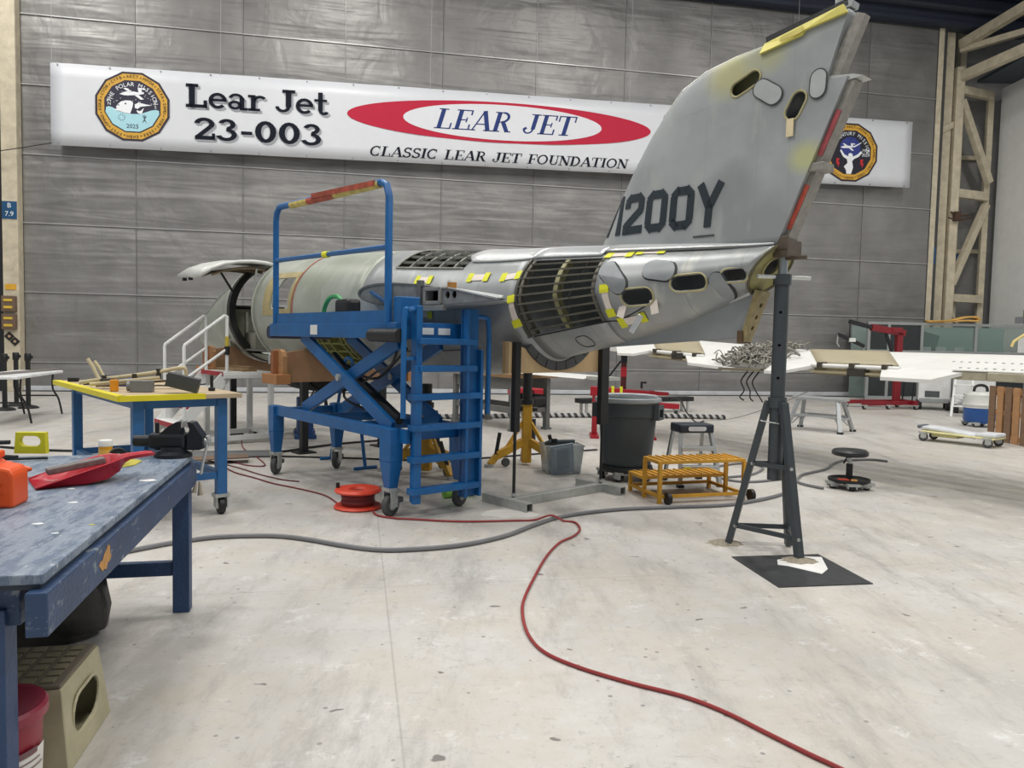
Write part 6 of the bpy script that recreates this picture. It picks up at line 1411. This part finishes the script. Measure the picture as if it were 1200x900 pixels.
obj('stretcher', MB().box((-.62, -.05, .25), (1.0, .05, .08)), BD, WB, bev=.004); obj('stretcher', MB().box((-1.15, -1.13, .25), (.05, 2.1, .08)), BD, WB)
for x_, y_, r_, m_ in DABS:
    obj('paint_dab', MB().prism([(x_+.6*r_*cos(R(a_))*(1+.3*sin(5*a_)), y_+.5*r_*sin(R(a_))*(1+.3*cos(3*a_))) for a_ in range(0, 360, 40)], .9, .9012), m_, WB)
def wb(x, y): return WB.matrix_basis @ Vector((x, y, .9))
# vise
V = thing('bench_vise', 'heavy black bench vise bolted to the workbench corner', 'vise', (-1.91, 4.33, .9), R(6))
VB = M('vise_black', '#1d2228', .4, .2, .15, 20)
obj('swivel_base', MB().lathe([(0, 0), (.12, 0), (.12, .02), (.085, .035), (.08, .06), (0, .06)], (0, -.02, 0), 24), VB, V, smooth=True)
obj('body', MB().box((-.03, 0, .095), (.24, .13, .09)), VB, V, bev=.02)
obj('fixed_jaw', MB().prism([(-.1, .12), (-.02, .185), (.03, .21), (.065, .21), (.05, .165), (.06, .12)], -.055, .055, fy), VB, V)
obj('moving_jaw', MB().prism([(.1, .05), (.1, .12), (.115, .165), (.1, .21), (.135, .205), (.2, .12), (.2, .05)], -.055, .055, fy), VB, V)
obj('jaw_plate', MB().box((.068, 0, .195), (.012, .11, .035)), STL, V); obj('jaw_plate', MB().box((.1, 0, .195), (.012, .11, .035)), STL, V)
obj('slide', MB().box((.03, 0, .07), (.3, .07, .06)).cyl((-.15, 0, .09), (-.26, 0, .09), .035), VB, V, bev=.006)
obj('screw', MB().cyl((.2, 0, .085), (.235, 0, .085), .026), STL, V); obj('handle', MB().cyl((.225, -.01, .11), (.19, -.06, -.1), .009).cyl((.225, -.01, .105), (.222, -.013, .125), .014), ALU, V)
obj('lock_knob', MB().cyl((-.11, 0, .13), (-.11, 0, .2), .014), BLK, V)
V.scale = (.84, .84, .95)
# dustpan and brush
D = thing('dustpan', 'red plastic dustpan lying on the workbench top', 'dustpan', (-2.15, 3.42, .904), R(38))
RP = M('pan_red', '#b3162c', .35, 0, .05)
rows = []
for x, hw_, z, hgt in ((0, .13, .004, .004), (.1, .135, .004, .035), (.2, .135, .006, .065), (.29, .125, .02, .09), (.34, .09, .045, .1), (.37, .04, .075, .1), (.4, .028, .09, .105), (.48, .028, .1, .11), (.51, .015, .1, .108)):
    rows.append([(x, -hw_-.012, hgt+.004), (x, -hw_, hgt), (x, -hw_*.85, z), (x, 0, z), (x, hw_*.85, z), (x, hw_, hgt), (x, hw_+.012, hgt+.004)])
obj('pan', MB().sheet(rows), RP, D, smooth=True, solid=.005, angle=60)
BR = tag(obj('hand_brush', MB().bar((.06, .02, .05), (.3, .03, .085), .06, .03), M('brush_wood', '#6e6a68', .6, 0, .3, 30), bev=.006), 'grey hand brush resting inside the red dustpan', 'brush'); BR.location = D.location; BR.rotation_euler = D.rotation_euler
# orange case, cone
OR_ = M('case_orange', '#e2571e', .4, 0, .06)
o = thing('orange_case', 'orange plastic tool case with black print at the workbench edge', 'case', (-2.05, 3.02, .9), R(10))
obj('body', MB().prism([(-.2, 0), (.1, 0), (.1, .13), (.085, .155), (.03, .165), (.0, .185), (-.2, .19)], -.07, .07, fy), OR_, o, bev=.012)
obj('lid', MB().box((-.08, 0, .2), (.2, .12, .03)), OR_, o, bev=.008)
mb = MB()
for z, a, b in ((.09, -.04, .06), (.065, -.03, .05), (.045, -.02, .045)): mb.box(((a+b)/2, -.0845, z), (b-a, .003, .012))
obj('print', mb, M('print_dark', '#4a241a', .5), o)['kind'] = 'stuff'
o = thing('orange_nozzle', 'orange pointed plastic nozzle behind the orange case', 'nozzle', (-2.42, 3.58, .9), R(5))
obj('cone', MB().lathe([(0, -.0), (.04, .0), (.038, .06), (.02, .12), (.008, .16), (0, .165)], (0, 0, .042), 18, Matrix.Rotation(pi/2, 3, 'Y')), OR_, o, smooth=True)
obj('collar', MB().lathe([(.0, -.05), (.03, -.05), (.042, -.04), (.042, 0), (0, 0)], (0, 0, .042), 18, Matrix.Rotation(pi/2, 3, 'Y')), OR_, o, smooth=True)
tag(obj('orange_clip', MB().box((-1.99, 2.84, .915), (.1, .05, .03), .3), OR_, bev=.01), 'small orange plastic clip in front of the orange case', 'clip')
o = thing('level_frame', 'yellow plastic frame with oval grip standing on the workbench', 'frame', (-2.72, 4.33, .9), R(6))
fr = shell('frame', MB().prism([(-.085, 0), (.085, 0), (.08, .12), (-.075, .12)], -.02, .02, fy), M('frame_yellow', '#d6cf2a', .45), 0, [MB().prism(stadium(0, .07, .115, .06), -.1, .1, fy)], parent=o, smooth=False)
o = thing('spray_bottle', 'small yellow bottle with white cap on the workbench', 'bottle', (-2.22, 4.18, .9))
obj('body', MB().lathe([(0, 0), (.033, 0), (.035, .01), (.035, .07), (.03, .075), (0, .075)], (0,0,0), 18), M('bottle_amber', '#d99a20', .35), o, smooth=True); obj('cap', MB().lathe([(0, .105), (.033, .105), (.036, .1), (.036, .072), (0, .072)], (0,0,0), 18), WHT, o, smooth=True)
obj('label', MB().lathe([(.0355, .02), (.0355, .055)], (0,0,0), 18), M('label_cream', '#e0b35a', .5), o)
tag(obj('sanding_sheet', MB().prism([(-2.05,3.83),(-1.97,4.0),(-2.0,4.14),(-2.16,4.22),(-2.2,3.98)], .9, .904), M('sheet_olive', '#b5aa3e', .7, 0, .1)), 'olive yellow sheet lying flat on the workbench by the dustpan handle', 'sheet')
o = thing('tape_roll', 'black tape roll standing on edge on the olive sheet', 'tape roll', (-2.06, 4.0, .947), R(-60))
obj('roll', MB().lathe([(.02, -.022), (.044, -.022), (.044, .022), (.02, .022)], (0,0,0), 22, Matrix.Rotation(pi/2, 3, 'Y'), closed=True), BLK, o, smooth=True); obj('core', MB().lathe([(.017, -.022), (.021, -.022), (.021, .022), (.017, .022)], (0,0,0), 18, Matrix.Rotation(pi/2, 3, 'Y'), closed=True), M('core_grey', '#55504a', .7), o)
o = thing('clamp_tool', 'black clamp with thin rods lying at the back left of the workbench', 'clamp', (-2.78, 4.02, .9), R(10))
obj('bar', MB().cyl((-.2, 0, .09), (.12, .02, .1), .012, n=8), BLKM, o); obj('jaw', MB().box((.02, 0, .05), (.05, .04, .1)), BLKM, o, bev=.008); obj('rod', MB().cyl((-.1, -.05, .015), (.3, .03, .012), .007, n=8), BLKM, o); obj('pad', MB().box((-.05, -.03, .025), (.14, .08, .05)), BLK, o, bev=.015); obj('rod', MB().cyl((-.05, .02, .03), (.18, -.04, .03), .009, n=8), BLKM, o)
# rag tuft hanging at bench corner
tag(obj('rag_tuft', MB().cyl((-1.795, 4.40, .745), (-1.79, 4.40, .665), .006, .018, n=7).cyl((-1.81, 4.39, .74), (-1.82, 4.38, .68), .005, .014, n=6), M('rag_beige', '#a39a8a', .9)), 'beige cloth tuft hanging at the vise corner of the workbench', 'rag')
# ------------------------------------------------------------ under the bench: bag, step stool, bucket
mb = MB(); rnd = random.Random(5); n = 26; rows = []
for j, (rr, z) in enumerate(((.0, .005), (.26, .005), (.31, .05), (.32, .15), (.30, .3), (.27, .42), (.2, .55), (.1, .62), (.0, .64))):
    rows.append([(-2.5+rr*1.2*cos(2*pi*i/n)*(1+.05*sin(5*i+j)), 3.95+rr*.85*sin(2*pi*i/n)*(1+.06*cos(4*i-j)), z+.012*sin(7*i+2*j) if 0 < j < 8 else z) for i in range(n)]+[None])
    rows[-1][-1] = rows[-1][0]
tag(obj('garbage_bag', mb.sheet(rows), M('bag_black', '#0b0b0c', .3, 0, .2, 12, .6, 9), smooth=True), 'black plastic garbage bag slumped under the workbench', 'bag')
SS = thing('moulded_step', 'beige moulded plastic step stool with dark tread top under the workbench', 'step stool', (-1.845, 2.87, 0), R(11.5))
BG = M('step_beige', '#aaa488', .55, 0, .15, 7)
def frus(x0, y0, x1, y1, h):
    return MB().add([(-x0,-y0,0),(x0,-y0,0),(x0,y0,0),(-x0,y0,0),(-x1,-y1,h),(x1,-y1,h),(x1,y1,h),(-x1,y1,h)], [(0,3,2,1),(4,5,6,7),(0,1,5,4),(1,2,6,5),(2,3,7,6),(3,0,4,7)])
body = shell('body', frus(.235, .24, .2, .205, .3), BG, .012, [MB().prism(stadium(0, .155, .28, .15, .0), -.6, .6, lambda y, z, h: (h, y, z))], parent=SS, smooth=False)
body.modifiers.new('bevel', 'BEVEL').width = .012
obj('tread', MB().box((0, 0, .307), (.39, .4, .014)), M('tread_taupe', '#6b6355', .7), SS, bev=.006)
for i in range(5):
    for j in range(6): obj('grip_pad', MB().box((-.14+.07*i, -.15+.06*j, .315), (.045, .042, .008)), M('pad_olive', '#7d7760', .7), SS)
for k in range(2): obj('hole_rim', MB().tube([((.2165, -.2165)[k], y, z) for y, z in stadium(0, .155, .285, .155, 0)], .006, 6, closed=True), BG, SS)
BKS = 1.12
BK = thing('plastic_bucket', 'red plastic pail with translucent lid and printed label beside the beige step', 'bucket', (-1.63, 2.36, 0))
obj('pail', MB().lathe([(0, 0), (.125, 0), (.13, .01), (.148, .33), (.15, .335), (0, .335)], (0,0,0), 32), M('pail_red', '#8e2034', .4, 0, .06), BK, smooth=True)
obj('lid', MB().lathe([(0, .362), (.12, .362), (.135, .368), (.155, .37), (.163, .36), (.163, .335), (.155, .33)], (0,0,0), 32), M('lid_red', '#86283c', .35, 0, .15), BK, smooth=True)
lab = obj('label', MB().lathe([(.142, .1), (.1495, .25)], (0,0,0), 16, a0=R(-75), a1=R(20)), M('label_white', '#d8d6d0', .6), BK, smooth=True)
mb = MB()
for k in range(7):
    z = .24-.02*k; mb.lathe([(.1435+(z-.1)*.05+.001, z), (.1435+(z-.1)*.05+.0015, z+(.018 if k == 0 else .004))], (0,0,0), 10, a0=R(-65), a1=R(0+6*(k % 3)))
obj('label_print', mb, M('label_ink', '#6d5155', .6), BK)['kind'] = 'stuff'
BK.scale = (1, 1, BKS)
